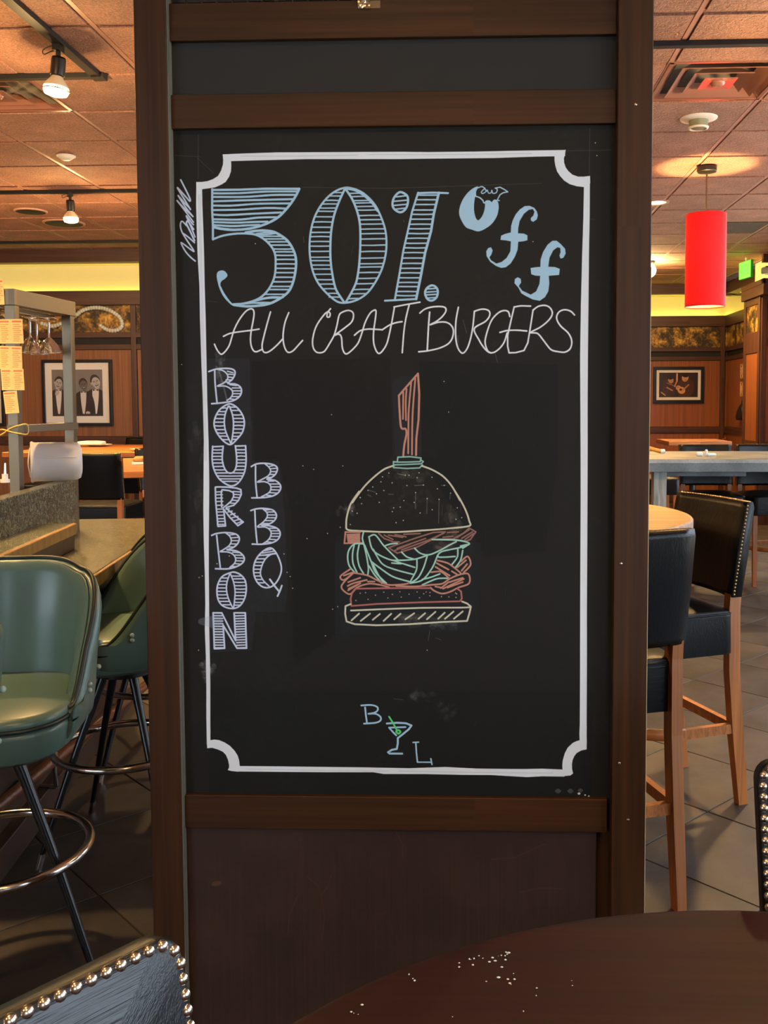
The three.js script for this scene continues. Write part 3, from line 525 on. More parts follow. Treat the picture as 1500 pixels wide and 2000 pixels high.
["lav",3.5,1,1,[112.7,557.4,96.8,567.1,86.6,582.7,83.4,598.4,87.1,612.1,95.8,625.8,107.4,636.6,118.2,639.5,131.2,627.8,141.3,615.1,145.9,598.5,143.8,582.9,134.2,567.2,122.5,558.4]],
["lav",3.3,1,0,[113.6,561.3,107.5,575.0,104.6,592.5,106.9,612.1,117.3,637.6]],
["lav",3.3,1,0,[115.6,561.3,121.2,577.0,123.5,592.6,122.6,612.1,118.3,637.6]],
["lav",2.9,1,0,[100.7,565.3,105.8,565.0,110.9,565.3]],
["lav",2.9,1,0,[93.7,572.1,101.1,572.5,108.5,572.1]],
["lav",2.9,1,0,[89.5,578.4,98.2,578.4,106.8,578.8]],
["lav",2.9,1,0,[87.1,586.6,96.3,586.8,105.6,586.7]],
["lav",2.9,1,0,[84.8,594.0,94.8,594.0,104.8,594.1]],
["lav",2.9,1,0,[84.2,601.3,94.9,601.9,105.6,601.3]],
["lav",2.9,1,0,[86.3,609.5,96.4,609.2,106.5,609.3]],
["lav",2.9,1,0,[89.6,615.8,98.9,616.7,108.3,616.0]],
["lav",2.9,1,0,[93.9,622.7,102.4,622.6,110.9,622.8]],
["lav",2.9,1,0,[101.0,629.7,107.2,629.9,113.5,629.7]],
["lav",2.9,1,0,[116.5,563.4,122.4,563.5,128.3,563.4]],
["lav",2.9,1,0,[118.9,570.0,127.0,570.2,135.1,570.1]],
["lav",2.9,1,0,[121.5,579.0,131.0,579.5,140.5,579.0]],
["lav",2.9,1,0,[122.7,586.7,133.3,586.4,143.9,586.8]],
["lav",2.9,1,0,[123.5,593.4,134.3,593.9,145.2,593.6]],
["lav",2.9,1,0,[123.1,601.3,133.6,600.7,144.0,601.4]],
["lav",2.9,1,0,[122.8,608.1,132.9,608.2,142.9,608.2]],
["lav",2.9,1,0,[122.0,616.2,130.7,615.9,139.3,616.1]],
["lav",2.9,1,0,[121.0,623.0,127.5,623.2,134.0,623.0]],
["lav",2.9,1,0,[120.0,629.3,124.5,629.2,129.0,629.3]],
["lav",3.5,1,0,[79.7,643.4,78.2,668.9,80.9,688.6,90.4,708.3,104.1,720.1,117.8,725.0,131.8,718.1,143.9,698.5,148.3,674.9,147.8,642.5]],
["lav",3.5,1,0,[101.4,643.4,99.0,668.9,102.6,686.6,110.4,697.5,120.3,697.5,127.3,686.7,129.0,669.0,126.7,642.5]],
["lav",3.3,0,0,[79.7,644.4,101.4,643.4]],
["lav",3.3,0,0,[126.7,643.1,147.8,642.5]],
["lav",2.9,1,0,[79.3,650.5,90.0,651.0,100.7,650.4]],
["lav",2.9,1,0,[78.9,657.3,89.5,657.3,100.1,657.2]],
["lav",2.9,1,0,[78.5,664.2,89.0,664.1,99.4,664.1]],
["lav",2.9,1,0,[78.5,670.9,88.9,670.6,99.4,670.9]],
["lav",2.9,1,0,[79.4,677.8,90.1,677.8,100.8,677.8]],
["lav",2.9,1,0,[80.3,685.1,91.3,684.9,102.2,684.8]],
["lav",2.9,1,0,[82.3,691.7,93.9,692.1,105.5,691.6]],
["lav",2.9,1,0,[127.3,650.3,137.6,650.7,147.9,650.4]],
["lav",2.9,1,0,[127.9,656.9,138.0,657.0,148.0,657.1]],
["lav",2.9,1,0,[128.6,664.2,138.3,663.5,148.1,664.1]],
["lav",2.9,1,0,[128.8,670.8,138.5,671.2,148.2,670.9]],
["lav",2.9,1,0,[128.2,677.8,138.0,677.5,147.8,677.8]],
["lav",2.9,1,0,[127.5,684.6,137.1,684.5,146.8,684.7]],
["lav",2.9,1,0,[124.8,691.7,135.2,691.8,145.7,691.6]],
["lav",2.9,1,0,[84.9,698.4,114.0,698.2,143.0,698.5]],
["lav",2.9,1,0,[88.2,704.3,114.1,704.7,139.9,704.4]],
["lav",2.9,1,0,[92.7,710.3,114.1,710.5,135.5,710.3]],
["lav",2.9,1,0,[99.1,715.7,114.0,715.4,129.0,715.8]],
["lav",3.5,0,0,[84.1,727.6,90.1,727.0,109.9,727.6,127.6,729.5,136.5,732.5,137.3,742.4,131.2,755.2,121.1,765.1,107.2,769.0,105.2,771.0,122.8,785.8,140.4,799.6,129.4,807.2,112.8,789.8,100.2,773.0,103.6,807.6,87.7,808.6,86.1,785.8,84.0,756.2,83.7,728.5]],
["lav",3.3,0,0,[96.3,769.0,95.9,736.4,97.9,732.9,111.7,734.5,120.6,738.4,121.4,746.3,116.3,756.2,107.3,764.1,99.3,770.0]],
["lav",2.7,0,0,[85.6,737.4,97.9,737.0]],
["lav",2.7,0,0,[85.7,743.3,98.2,742.9]],
["lav",2.7,0,0,[85.7,750.2,98.6,749.9]],
["lav",2.7,0,0,[85.8,757.2,99.0,756.8]],
["lav",2.7,0,0,[85.9,765.1,99.4,764.7]],
["lav",2.7,0,0,[86.0,773.0,99.8,772.6]],
["lav",2.7,0,0,[86.1,778.9,100.1,778.5]],
["lav",2.7,0,0,[86.2,785.8,100.5,785.4]],
["lav",2.7,0,0,[86.3,792.8,100.9,792.4]],
["lav",2.7,0,0,[86.4,798.7,101.2,798.3]],
["lav",2.7,0,0,[86.4,804.6,101.5,804.2]],
["lav",2.7,0,0,[120.6,736.4,135.4,737.4]],
["lav",2.7,0,0,[122.5,742.4,136.3,743.3]],
["lav",2.7,0,0,[120.4,748.3,134.3,749.3]],
["lav",2.7,0,0,[117.3,754.2,130.2,755.2]],
["lav",2.7,0,0,[111.3,760.1,125.2,761.1]],
["lav",2.7,0,0,[105.2,773.0,112.1,772.0]],
["lav",2.7,0,0,[109.0,778.9,118.0,776.9]],
["lav",2.7,0,0,[113.9,784.8,123.8,781.9]],
["lav",2.7,0,0,[117.7,790.8,129.7,787.8]],
["lav",2.7,0,0,[122.6,796.7,134.5,793.7]],
["lav",2.7,0,0,[126.5,802.6,138.4,798.1]],
["lav",3.5,1,0,[74.4,827.5,84.5,823.5,104.3,821.5,124.1,824.4,131.6,832.3,128.8,843.3,117.7,853.2,105.7,857.2,123.6,859.2,135.4,865.1,141.6,875.0,137.1,885.0,123.0,893.0,105.1,897.0,81.2,896.7]],
["lav",3.1,1,0,[104.3,822.5,112.2,829.4,115.0,839.3,109.8,849.2,97.8,857.2,91.8,861.2,105.7,861.6,117.5,866.1,123.3,875.1,121.2,885.0,111.1,894.0]],
["lav",3.5,1,0,[84.8,827.4,87.8,861.2,91.2,894.0]],
["lav",2.7,0,0,[111.2,826.4,122.1,825.4]],
["lav",2.7,0,0,[115.1,832.4,129.0,831.4]],
["lav",2.7,0,0,[115.6,838.3,129.9,838.3]],
["lav",2.7,0,0,[112.9,844.9,125.8,845.3]],
["lav",2.7,0,0,[107.8,851.2,117.8,851.2]],
["lav",2.7,0,0,[117.6,862.1,129.5,863.1]],
["lav",2.7,0,0,[122.4,868.1,137.3,868.7]],
["lav",2.7,0,0,[123.7,874.1,140.8,874.6]],
["lav",2.7,0,0,[123.2,880.0,140.1,880.6]],
["lav",2.7,0,0,[120.2,886.0,135.1,887.0]],
["lav",2.7,0,0,[115.1,892.0,125.0,892.0]],
["lav",3.5,1,1,[111.9,905.0,94.9,913.0,85.6,929.0,83.3,947.0,87.0,964.9,97.8,975.9,115.7,979.8,129.7,974.8,139.9,960.8,144.6,940.8,142.5,920.8,132.7,908.9,120.9,903.9]],
["lav",3.1,1,0,[110.9,906.9,104.6,924.9,103.3,940.9,107.0,958.9,115.7,977.8]],
["lav",3.1,1,0,[111.9,906.9,118.5,924.9,121.2,942.8,120.0,960.8,117.7,977.8]],
["lav",2.9,1,0,[95.2,915.8,101.4,916.1,107.6,915.9]],
["lav",2.9,1,0,[90.0,923.0,97.7,922.7,105.3,922.9]],
["lav",2.9,1,0,[85.5,929.7,94.9,929.8,104.2,929.8]],
["lav",2.9,1,0,[84.6,936.9,94.1,936.8,103.7,936.9]],
["lav",2.9,1,0,[83.7,943.9,93.8,944.0,104.0,943.9]],
["lav",2.9,1,0,[84.1,951.0,94.8,951.2,105.4,950.9]],
["lav",2.9,1,0,[85.6,958.1,96.2,958.4,106.8,957.9]],
["lav",2.9,1,0,[87.0,965.1,98.2,964.9,109.5,964.9]],
["lav",2.9,1,0,[95.1,971.9,103.7,972.0,112.4,971.9]],
["lav",2.9,1,0,[114.7,911.9,124.2,912.0,133.7,911.9]],
["lav",2.9,1,0,[116.5,918.1,128.0,917.7,139.5,917.9]],
["lav",2.9,1,0,[118.6,924.6,130.7,925.0,142.9,924.7]],
["lav",2.9,1,0,[119.6,931.9,131.6,932.0,143.6,931.8]],
["lav",2.9,1,0,[120.6,938.6,132.5,939.2,144.4,938.7]],
["lav",2.9,1,0,[121.0,945.9,132.2,945.8,143.4,945.8]],
["lav",2.9,1,0,[120.5,952.8,131.1,952.8,141.8,952.7]],
["lav",2.9,1,0,[120.0,959.8,130.1,959.7,140.1,959.7]],
["lav",2.9,1,0,[119.2,966.6,127.2,967.1,135.2,966.7]],
["lav",2.9,1,0,[118.4,972.8,124.4,972.8,130.5,972.8]],
["lav",3.7,0,0,[74.6,989.0,92.6,989.0,120.6,1047.0,118.5,988.8,141.8,988.8,143.3,1063.0,123.3,1063.1,95.1,1015.0,97.3,1063.2,75.9,1064.4,74.6,989.0]],
["lav",3.1,0,0,[76.5,995.0,93.8,995.0]],
["lav",3.1,0,0,[120.7,995.3,142.3,994.4]],
["lav",3.1,0,0,[76.4,1000.6,94.1,1000.6]],
["lav",3.1,0,0,[120.9,1000.9,142.3,1000.0]],
["lav",3.1,0,0,[76.3,1006.3,94.3,1006.2]],
["lav",3.1,0,0,[121.1,1006.5,142.2,1005.6]],
["lav",3.1,0,0,[76.2,1011.9,94.5,1011.8]],
["lav",3.1,0,0,[121.3,1012.1,142.1,1011.2]],
["lav",3.1,0,0,[76.1,1017.5,94.8,1017.4]],
["lav",3.1,0,0,[121.5,1017.7,142.0,1016.8]],
["lav",3.1,0,0,[76.0,1023.1,95.0,1023.0]],
["lav",3.1,0,0,[121.6,1023.3,141.9,1022.4]],
["lav",3.1,0,0,[75.9,1028.8,95.3,1028.7]],
["lav",3.1,0,0,[121.8,1028.9,141.8,1028.1]],
["lav",3.1,0,0,[75.8,1034.4,95.5,1034.3]],
["lav",3.1,0,0,[122.0,1034.6,141.7,1033.7]],
["lav",3.1,0,0,[75.7,1040.0,95.7,1039.9]],
["lav",3.1,0,0,[122.2,1040.2,141.7,1039.3]],
["lav",3.1,0,0,[75.6,1045.7,96.0,1045.5]],
["lav",3.1,0,0,[122.4,1045.8,141.6,1044.9]],
["lav",3.1,0,0,[75.5,1051.3,96.2,1051.2]],
["lav",3.1,0,0,[122.6,1051.4,141.5,1050.6]],
["lav",3.1,0,0,[75.4,1056.9,96.5,1056.8]],
["lav",3.1,0,0,[122.8,1057.1,141.4,1056.2]],
["lav",3.1,0,0,[75.3,1062.6,96.7,1062.4]],
["lav",3.1,0,0,[123.0,1062.7,141.3,1061.8]],
["smudge",0,1,1,[47.4,1001.2,75.5,995.0,91.4,997.0,93.2,1011.0,75.0,1021.1,67.1,1019.2,47.2,1013.2,43.2,1009.2]],
["lav",3.5,1,0,[159.0,685.1,169.9,679.8,187.6,678.5,205.3,681.8,212.7,688.7,209.0,700.5,199.1,708.4,191.1,711.3,208.8,714.3,218.6,724.1,216.4,735.9,204.5,744.8,186.6,748.7,159.0,749.7]],
["lav",3.1,1,0,[187.6,679.9,195.4,686.7,198.8,694.6,193.2,704.4,179.3,712.3,171.3,717.2,185.1,716.2,195.9,721.1,198.8,730.0,194.7,738.8,178.8,747.7]],
["lav",3.5,1,0,[167.8,683.8,167.4,716.2,169.9,747.7]],
["lav",2.7,0,0,[196.4,684.8,207.3,682.8]],
["lav",2.7,0,0,[199.3,689.7,212.1,688.7]],
["lav",2.7,0,0,[199.2,695.6,210.1,695.6]],
["lav",2.7,0,0,[196.2,701.5,205.1,701.5]],
["lav",2.7,0,0,[191.2,707.4,199.1,707.4]],
["lav",2.7,0,0,[193.0,715.2,204.9,715.2]],
["lav",2.7,0,0,[197.9,721.1,214.7,721.1]],
["lav",2.7,0,0,[199.8,727.0,218.5,727.0]],
["lav",2.7,0,0,[198.7,732.9,216.5,733.5]],
["lav",2.7,0,0,[195.7,738.8,210.5,739.8]],
["lav",2.7,0,0,[189.7,744.2,198.6,744.8]],
["lav",3.5,1,0,[156.6,775.9,168.5,772.3,186.3,771.6,202.1,774.9,209.5,784.8,205.8,795.6,193.8,803.6,177.9,805.9,195.7,807.5,211.5,813.4,216.8,824.3,211.1,836.2,197.2,843.2,177.4,845.6,158.5,845.2]],
["lav",3.1,1,0,[182.4,772.9,190.1,780.8,190.0,789.7,182.0,799.6,170.0,809.5,185.8,809.9,196.6,817.4,197.4,827.3,191.3,837.2,181.3,844.2]],
["lav",3.5,1,0,[164.9,775.9,166.0,811.5,168.5,842.2]],
["lav",2.7,0,0,[186.3,774.9,196.2,773.9]],
["lav",2.7,0,0,[191.2,778.9,206.0,778.8]],
["lav",2.7,0,0,[193.1,784.8,208.9,784.8]],
["lav",2.7,0,0,[191.0,790.7,207.8,790.7]],
["lav",2.7,0,0,[187.0,796.6,201.8,796.6]],
["lav",2.7,0,0,[180.9,802.6,191.8,802.6]],
["lav",2.7,0,0,[193.7,812.5,207.5,812.4]],
["lav",2.7,0,0,[197.5,817.8,214.4,817.8]],
["lav",2.7,0,0,[198.5,823.3,216.9,823.3]],
["lav",2.7,0,0,[198.4,829.3,215.2,829.3]],
["lav",2.7,0,0,[194.3,835.2,209.2,836.2]],
["lav",2.7,0,0,[188.3,840.8,197.2,841.2]],
["lav",3.5,1,1,[193.1,853.5,177.1,863.0,165.0,878.9,160.3,898.9,164.4,918.8,176.1,932.7,192.0,935.6,206.0,926.6,216.1,908.7,218.3,892.7,212.6,872.9,203.0,857.0]],
["lav",3.1,1,0,[208.8,865.0,196.9,867.0,184.8,876.9,177.7,890.9,174.5,906.8,180.2,920.7,192.0,932.6]],
["lav",2.9,1,0,[172.6,869.0,182.1,868.3,191.6,869.0]],
["lav",2.9,1,0,[167.2,876.0,176.5,875.9,185.7,875.9]],
["lav",2.9,1,0,[164.0,882.9,172.9,882.9,181.8,882.9]],
["lav",2.9,1,0,[162.4,889.7,170.3,890.0,178.2,889.8]],
["lav",2.9,1,0,[160.5,897.7,168.4,897.5,176.3,897.8]],
["lav",2.9,1,0,[161.5,904.7,168.2,904.8,174.9,904.7]],
["lav",2.9,1,0,[163.0,911.9,169.3,911.7,175.7,911.8]],
["lav",2.9,1,0,[164.4,918.5,170.8,918.9,177.3,918.7]],
["lav",2.9,1,0,[170.1,925.6,176.3,925.9,182.6,925.6]],
["lav",2.9,0,0,[185.1,859.0,197.0,856.0]],
["lav",2.9,0,0,[179.1,864.0,202.9,860.0]],
["lav",2.9,0,0,[181.0,868.6,206.8,864.0]],
["lav",4.0,0,0,[194.2,918.7,203.9,932.6,213.7,944.5]],
["lav",3.7,0,0,[218.8,931.6,214.7,942.5,209.6,953.5]],
["orange",4.2,0,0,[463.3,540.8,477.8,524.3,502.3,496.8,504.8,538.8,503.1,589.7,498.5,627.5,497.6,662.0]],
["orange",4.2,1,0,[463.3,540.8,464.3,567.4,467.4,605.2,476.3,608.5,478.5,618.5,473.9,640.8,471.6,663.0]],
["orange",3.5,1,0,[472.2,534.2,471.3,588.5]],
["orange",3.5,1,0,[478.9,527.6,477.2,554.2,477.5,590.8]],
["orange",3.5,1,0,[488.5,513.3,483.1,571.9,482.3,607.4,481.6,658.6]],
["orange",3.5,1,0,[496.8,506.7,490.9,580.8,489.4,660.8]],
["mint",3.1,0,0,[460.4,666.4,484.9,665.3,507.9,668.0,506.1,675.4,477.1,676.4,459.2,676.4,460.4,666.4]],
["mint",3.1,0,0,[459.2,676.4,451.4,675.3,451.4,682.0,477.0,681.3,508.3,679.8,512.3,675.4,507.2,672.0]],
["mint",3.1,0,0,[452.5,683.1,451.3,687.6,479.2,689.4,504.9,688.3,510.5,682.1]],
["yellow",3.7,1,0,[449.6,684.2,432.3,690.9,414.4,704.3,394.1,723.3,376.0,745.8,366.9,759.2]],
["yellow",3.7,1,0,[380.5,736.5,363.5,761.2,355.4,786.0,353.5,804.0,356.3,815.3,382.1,817.9,449.5,820.1,516.7,816.2,572.6,811.6,606.0,807.1,606.0,797.0,599.4,776.8,588.3,754.4,577.2,736.5]],
["yellow",3.7,1,0,[510.0,684.3,530.5,692.1,552.7,705.5,570.5,725.6,587.1,754.7]],
["pale",0,1,1,[440.6,698.7,441.9,697.4,443.2,698.7,441.9,700.1]],
["pale",0,1,1,[427.5,706.6,428.9,705.2,430.2,706.6,428.9,707.9]],
["pale",0,1,1,[424.1,716.6,425.5,715.3,426.8,716.6,425.5,718.0]],
["pale",0,1,1,[447.1,718.9,448.5,717.5,449.8,718.9,448.5,720.2]],
["pale",0,1,1,[474.0,703.2,475.4,701.9,476.7,703.2,475.4,704.6]],
["pale",0,1,1,[481.8,703.2,483.2,701.9,484.5,703.2,483.2,704.6]],
["pale",0,1,1,[498.3,708.2,499.7,706.8,501.0,708.2,499.7,709.5]],
["pale",0,1,1,[528.7,707.3,530.0,706.0,531.3,707.3,530.0,708.6]],
["pale",0,1,1,[477.3,724.5,478.6,723.1,480.0,724.5,478.6,725.8]],
["pale",0,1,1,[539.7,731.0,541.1,729.7,542.4,731.0,541.1,732.3]],
["pale",0,1,1,[407.3,727.4,408.6,726.0,409.9,727.4,408.6,728.7]],
["pale",0,1,1,[397.6,734.5,398.9,733.2,400.3,734.5,398.9,735.9]],
["pale",0,1,1,[430.0,734.5,431.4,733.2,432.7,734.6,431.4,735.9]],
["pale",0,1,1,[415.0,741.3,416.4,739.9,417.7,741.3,416.3,742.6]],
["pale",0,1,1,[381.3,748.9,382.7,747.6,384.0,748.9,382.7,750.2]],
["pale",0,1,1,[502.4,698.3,503.7,697.0,505.1,698.3,503.7,699.7]],
["pale",0,1,1,[511.2,723.4,512.6,722.0,513.9,723.4,512.5,724.7]],
["pale",0,1,1,[553.6,724.1,554.9,722.7,556.2,724.1,554.9,725.4]],
["pale",0,1,1,[381.3,749.3,382.7,747.9,384.0,749.3,382.7,750.6]],
["pale",0,1,1,[384.1,761.6,385.5,760.3,386.8,761.6,385.5,763.0]],
["pale",0,1,1,[364.9,776.9,366.3,775.6,367.6,776.9,366.3,778.3]],
["pale",0,1,1,[374.8,781.4,376.1,780.1,377.5,781.4,376.1,782.8]],
["pale",0,1,1,[360.7,804.6,362.0,803.3,363.4,804.6,362.0,806.0]],
["pale",0,1,1,[420.5,758.9,421.8,757.6,423.2,758.9,421.8,760.3]],
["pale",0,1,1,[470.9,755.1,472.2,753.8,473.5,755.1,472.2,756.5]],
["pale",0,1,1,[492.1,758.9,493.4,757.6,494.8,758.9,493.4,760.3]],
["pale",0,1,1,[450.0,770.2,451.3,768.8,452.7,770.2,451.3,771.5]],
["pale",0,1,1,[463.4,768.6,464.8,767.2,466.1,768.6,464.7,769.9]],
["pale",0,1,1,[504.3,780.7,505.6,779.4,507.0,780.7,505.6,782.0]],
["pale",0,1,1,[528.9,774.0,530.2,772.6,531.6,774.0,530.2,775.3]],
["pale",0,1,1,[469.5,796.0,470.9,794.7,472.2,796.0,470.9,797.3]],
["pale",0,1,1,[454.7,800.7,456.1,799.4,457.4,800.7,456.1,802.1]],
["pale",0,1,1,[518.7,751.1,520.0,749.7,521.4,751.1,520.0,752.4]],
["pale",0,1,1,[543.0,752.9,544.4,751.5,545.7,752.9,544.4,754.2]],
["pale",0,1,1,[580.2,770.1,581.6,768.8,582.9,770.1,581.6,771.5]],
["pale",0,1,1,[577.5,793.7,578.8,792.3,580.2,793.7,578.8,795.0]],
["pale",0,1,1,[589.3,790.3,590.7,789.0,592.0,790.3,590.7,791.6]],
["pale",0,1,1,[447.2,778.0,448.6,776.7,449.9,778.0,448.6,779.4]],
["pale",0,1,1,[495.1,738.8,496.4,737.4,497.8,738.8,496.4,740.1]],
["pale",0,1,1,[566.5,739.9,567.8,738.6,569.1,739.9,567.8,741.2]],
["haze",1.7,0,0,[496.4,739.9,495.8,772.4]],
["haze",1.7,0,0,[520.0,752.2,519.0,782.5]],
["haze",1.7,0,0,[544.4,754.0,543.1,801.6]],
["haze",1.7,0,0,[567.8,741.0,566.4,752.2]],
["haze",2.1,0,0,[459.1,699.9,472.5,702.8]],
["haze",2.1,0,0,[494.7,724.5,512.6,723.4]],
["haze",2.1,0,0,[549.3,724.1,558.3,724.1]],
["haze",2.1,0,0,[441.0,742.4,451.0,742.4]],
["haze",2.1,0,0,[398.4,743.5,405.1,746.2]],
["haze",2.1,0,0,[398.5,733.4,414.1,737.9]],
["orange",3.5,0,0,[351.7,820.2,349.3,843.5,386.4,842.3]],
["orange",3.5,0,0,[351.7,820.2,382.1,820.2]],
["orange",3.1,0,0,[355.1,825.4,380.9,824.2]],
["orange",3.1,0,0,[355.5,828.6,380.9,827.4]],
["orange",3.1,0,0,[355.9,831.7,380.9,830.6]],
["orange",3.1,0,0,[356.3,834.9,380.9,833.7]],
["orange",3.1,0,0,[356.8,838.0,380.8,836.9]],
["orange",3.1,0,0,[357.2,841.2,380.8,840.0]],
["dimorange",3.1,0,0,[420.3,823.1,431.4,833.2,449.3,839.9,462.8,840.4]],
["dimorange",3.1,0,0,[440.3,852.4,458.2,863.6,498.6,851.1,532.3,834.2,556.9,819.5,532.3,820.7,494.2,833.1,440.3,852.4]],
["dimorange",3.1,0,0,[458.2,853.5,516.6,833.1]],
["dimorange",3.1,0,0,[467.2,856.8,525.6,835.3,554.7,821.8]],
["dimorange",3.1,0,0,[453.7,858.0,485.2,844.4]],
["dimorange",3.1,0,0,[539.0,835.3,572.5,834.1,594.9,821.7,606.0,811.6,619.4,819.5,608.2,835.2,599.3,838.6,574.7,835.3]],
["dimorange",3.1,0,0,[552.4,830.8,572.5,828.5]],
["dimorange",3.1,0,0,[561.4,820.6,583.7,819.5]],
["dimorange",3.1,0,0,[581.5,830.7,606.0,815.0]],
["dimorange",3.1,0,0,[590.4,833.0,612.7,819.5]],
["dimorange",3.1,0,0,[597.1,835.2,614.9,822.8]],
["dimorange",3.1,0,0,[431.5,826.4,449.4,835.4]],
["dimorange",3.1,0,0,[440.4,826.4,469.6,830.9]],
["dimorange",3.1,0,0,[453.9,825.3,476.3,829.8]],
["dimorange",3.1,0,0,[471.9,824.6,505.5,823.0]],
["green",3.3,1,0,[388.8,820.9,386.5,833.3,389.8,846.8,395.2,871.7,398.4,894.3,397.2,907.9]],
["green",3.3,1,0,[400.0,829.9,408.8,858.1,440.1,876.1,462.6,878.3,494.0,876.0,516.5,869.2]],
["green",3.3,1,0,[400.0,829.9,413.5,826.5,431.3,849.0,460.3,878.3]],
["green",3.3,1,0,[388.7,844.6,370.7,844.6,359.3,855.9,355.8,871.7,359.0,889.9,370.2,903.4]],
["green",3.3,1,0,[369.5,846.8,366.0,864.9,366.9,885.3,374.7,903.4]],
["green",3.3,1,0,[379.6,846.8,376.1,867.2,379.3,889.8,388.2,905.7]],
["green",3.3,1,0,[390.9,846.8,404.1,880.7,413.0,903.3,435.3,925.9]],
["green",3.3,1,0,[404.1,880.7,422.0,894.2,448.9,912.3,482.6,922.4]],
["green",3.3,1,0,[408.8,855.8,426.6,885.2,453.5,897.6,491.6,907.6]],
["green",3.3,1,0,[446.8,884.0,467.1,885.1,449.1,878.3]],
["green",3.3,1,0,[469.3,885.1,494.0,892.9]],
["green",3.3,1,0,[498.5,877.1,497.3,898.6,484.8,923.5,500.6,914.4,511.9,894.0,519.8,869.2]],
["green",3.3,1,0,[541.1,868.0,529.8,894.0,509.6,918.9,484.8,925.8]],
["green",3.3,1,0,[494.1,853.4,505.3,863.5,523.2,866.9,545.6,857.8,565.8,846.5,579.2,839.7]],
["green",3.3,1,0,[530.0,835.3,579.2,836.4,606.0,843.1,590.4,851.0,550.1,860.1,543.3,871.4,576.9,870.2]],
["green",3.3,1,0,[467.2,861.4,478.3,871.5,494.0,876.0]],
["green",3.3,1,0,[431.3,849.0,444.8,844.5,458.3,843.3]],
["green",3.3,1,0,[592.6,853.2,603.8,845.3,588.1,848.7]],
["green",3.3,1,0,[582.5,855.5,581.4,871.3,570.2,887.1]],
["green",3.3,1,0,[592.6,857.7,588.1,878.0,576.9,893.9]],
["green",3.3,1,0,[509.6,917.8,527.5,913.2,545.5,906.4]],
["green",3.3,1,0,[509.5,929.1,538.7,916.6,561.2,915.4]],
["green",3.3,1,0,[399.6,889.8,410.7,907.9,426.3,926.0]],
["green",3.3,1,0,[406.4,883.0,419.7,910.1,430.8,925.9]],
["orange",3.5,1,0,[361.2,896.7,340.8,911.5,347.5,919.4,367.9,904.6]],
["orange",3.5,1,0,[347.6,910.3,366.8,903.4]],
["orange",3.5,1,0,[369.0,903.4,348.6,922.8,342.8,936.4,359.6,948.9,374.4,935.2,399.3,927.2,421.8,929.4,440.9,934.5]],
["orange",3.5,1,0,[367.9,904.6,397.2,910.2,417.4,920.3,439.8,929.3,471.3,928.1,481.4,925.8]],
["orange",3.5,1,0,[455.6,931.5,493.8,932.6,527.5,929.1,549.9,926.7,565.6,916.5,583.6,908.5,603.7,906.2,605.5,925.4,583.5,934.6,565.6,943.7,549.9,947.1,534.2,941.5,526.3,934.7]],
["orange",3.5,1,0,[538.8,878.1,563.5,884.9,588.0,904.0]],
["orange",3.5,1,0,[527.6,903.0,547.7,901.8,563.4,914.2]],
["orange",3.5,1,0,[589.2,880.3,602.6,870.1,608.6,887.0,594.8,902.9]],
["orange",3.5,1,0,[356.5,923.9,381.4,914.7]],
["orange",3.5,1,0,[355.3,931.9,367.7,926.1,394.8,919.2]],
["orange",3.5,1,0,[356.3,940.9,381.3,926.1]],
["orange",3.5,1,0,[397.1,922.6,410.6,922.6]],
["orange",3.5,1,0,[357.5,937.5,376.7,928.4]],
["orange",3.5,1,0,[538.8,883.8,563.4,897.3]],
["orange",3.5,1,0,[536.6,891.7,565.6,909.7]],
["orange",3.5,1,0,[570.1,900.7,581.3,907.4]],
["orange",3.5,1,0,[581.4,892.7,599.3,878.0]],
["orange",3.5,1,0,[590.3,899.5,601.5,885.9]],
["orange",3.5,1,0,[547.7,935.8,563.4,923.3]],
["orange",3.5,1,0,[552.1,936.9,594.7,916.4]],
["orange",3.5,1,0,[561.1,934.6,592.5,923.2]],
["orange",3.5,1,0,[565.6,923.3,592.5,914.2]],
["orange",3.5,1,0,[536.4,932.4,547.7,934.7]],
["red",3.5,1,0,[372.1,937.5,448.8,936.1,525.2,935.9]],
["red",3.5,0,0,[372.1,937.5,364.2,946.6,361.1,959.1,362.8,973.5,414.8,969.2,504.9,965.4,586.8,962.9,590.7,957.2,589.1,942.5,581.3,936.8]],
["pink",0,1,1,[379.7,947.0,381.1,945.6,382.5,947.0,381.1,948.4]],
["pink",0,1,1,[390.8,945.6,392.2,944.2,393.5,945.6,392.2,947.0]],
["pink",0,1,1,[370.8,962.0,372.2,960.7,373.5,962.0,372.2,963.4]],
["pink",0,1,1,[395.9,959.7,397.3,958.3,398.6,959.7,397.2,961.0]],
["pink",0,1,1,[411.3,951.0,412.7,949.6,414.0,951.0,412.6,952.3]],
["pink",0,1,1,[428.7,944.6,430.1,943.2,431.4,944.6,430.0,945.9]],
["pink",0,1,1,[436.9,956.6,438.3,955.2,439.7,956.6,438.3,957.9]],
["pink",0,1,1,[446.2,949.3,447.6,947.9,448.9,949.3,447.6,950.6]],
["pink",0,1,1,[461.6,943.6,462.9,942.2,464.3,943.5,462.9,944.9]],
["pink",0,1,1,[464.4,954.7,465.8,953.3,467.1,954.7,465.8,956.0]],
["pink",0,1,1,[480.7,948.7,482.0,947.3,483.4,948.7,482.0,950.1]],
["pink",0,1,1,[497.3,943.9,498.7,942.5,500.0,943.9,498.7,945.2]],
["pink",0,1,1,[502.2,955.9,503.6,954.5,504.9,955.9,503.6,957.3]],
["pink",0,1,1,[510.8,947.5,512.1,946.1,513.5,947.5,512.1,948.8]],
["pink",0,1,1,[523.8,944.9,525.2,943.6,526.5,944.9,525.2,946.3]],
["pink",0,1,1,[523.4,951.7,524.7,950.4,526.1,951.7,524.7,953.1]],
["pink",0,1,1,[547.4,953.5,548.7,952.1,550.1,953.5,548.7,954.8]],
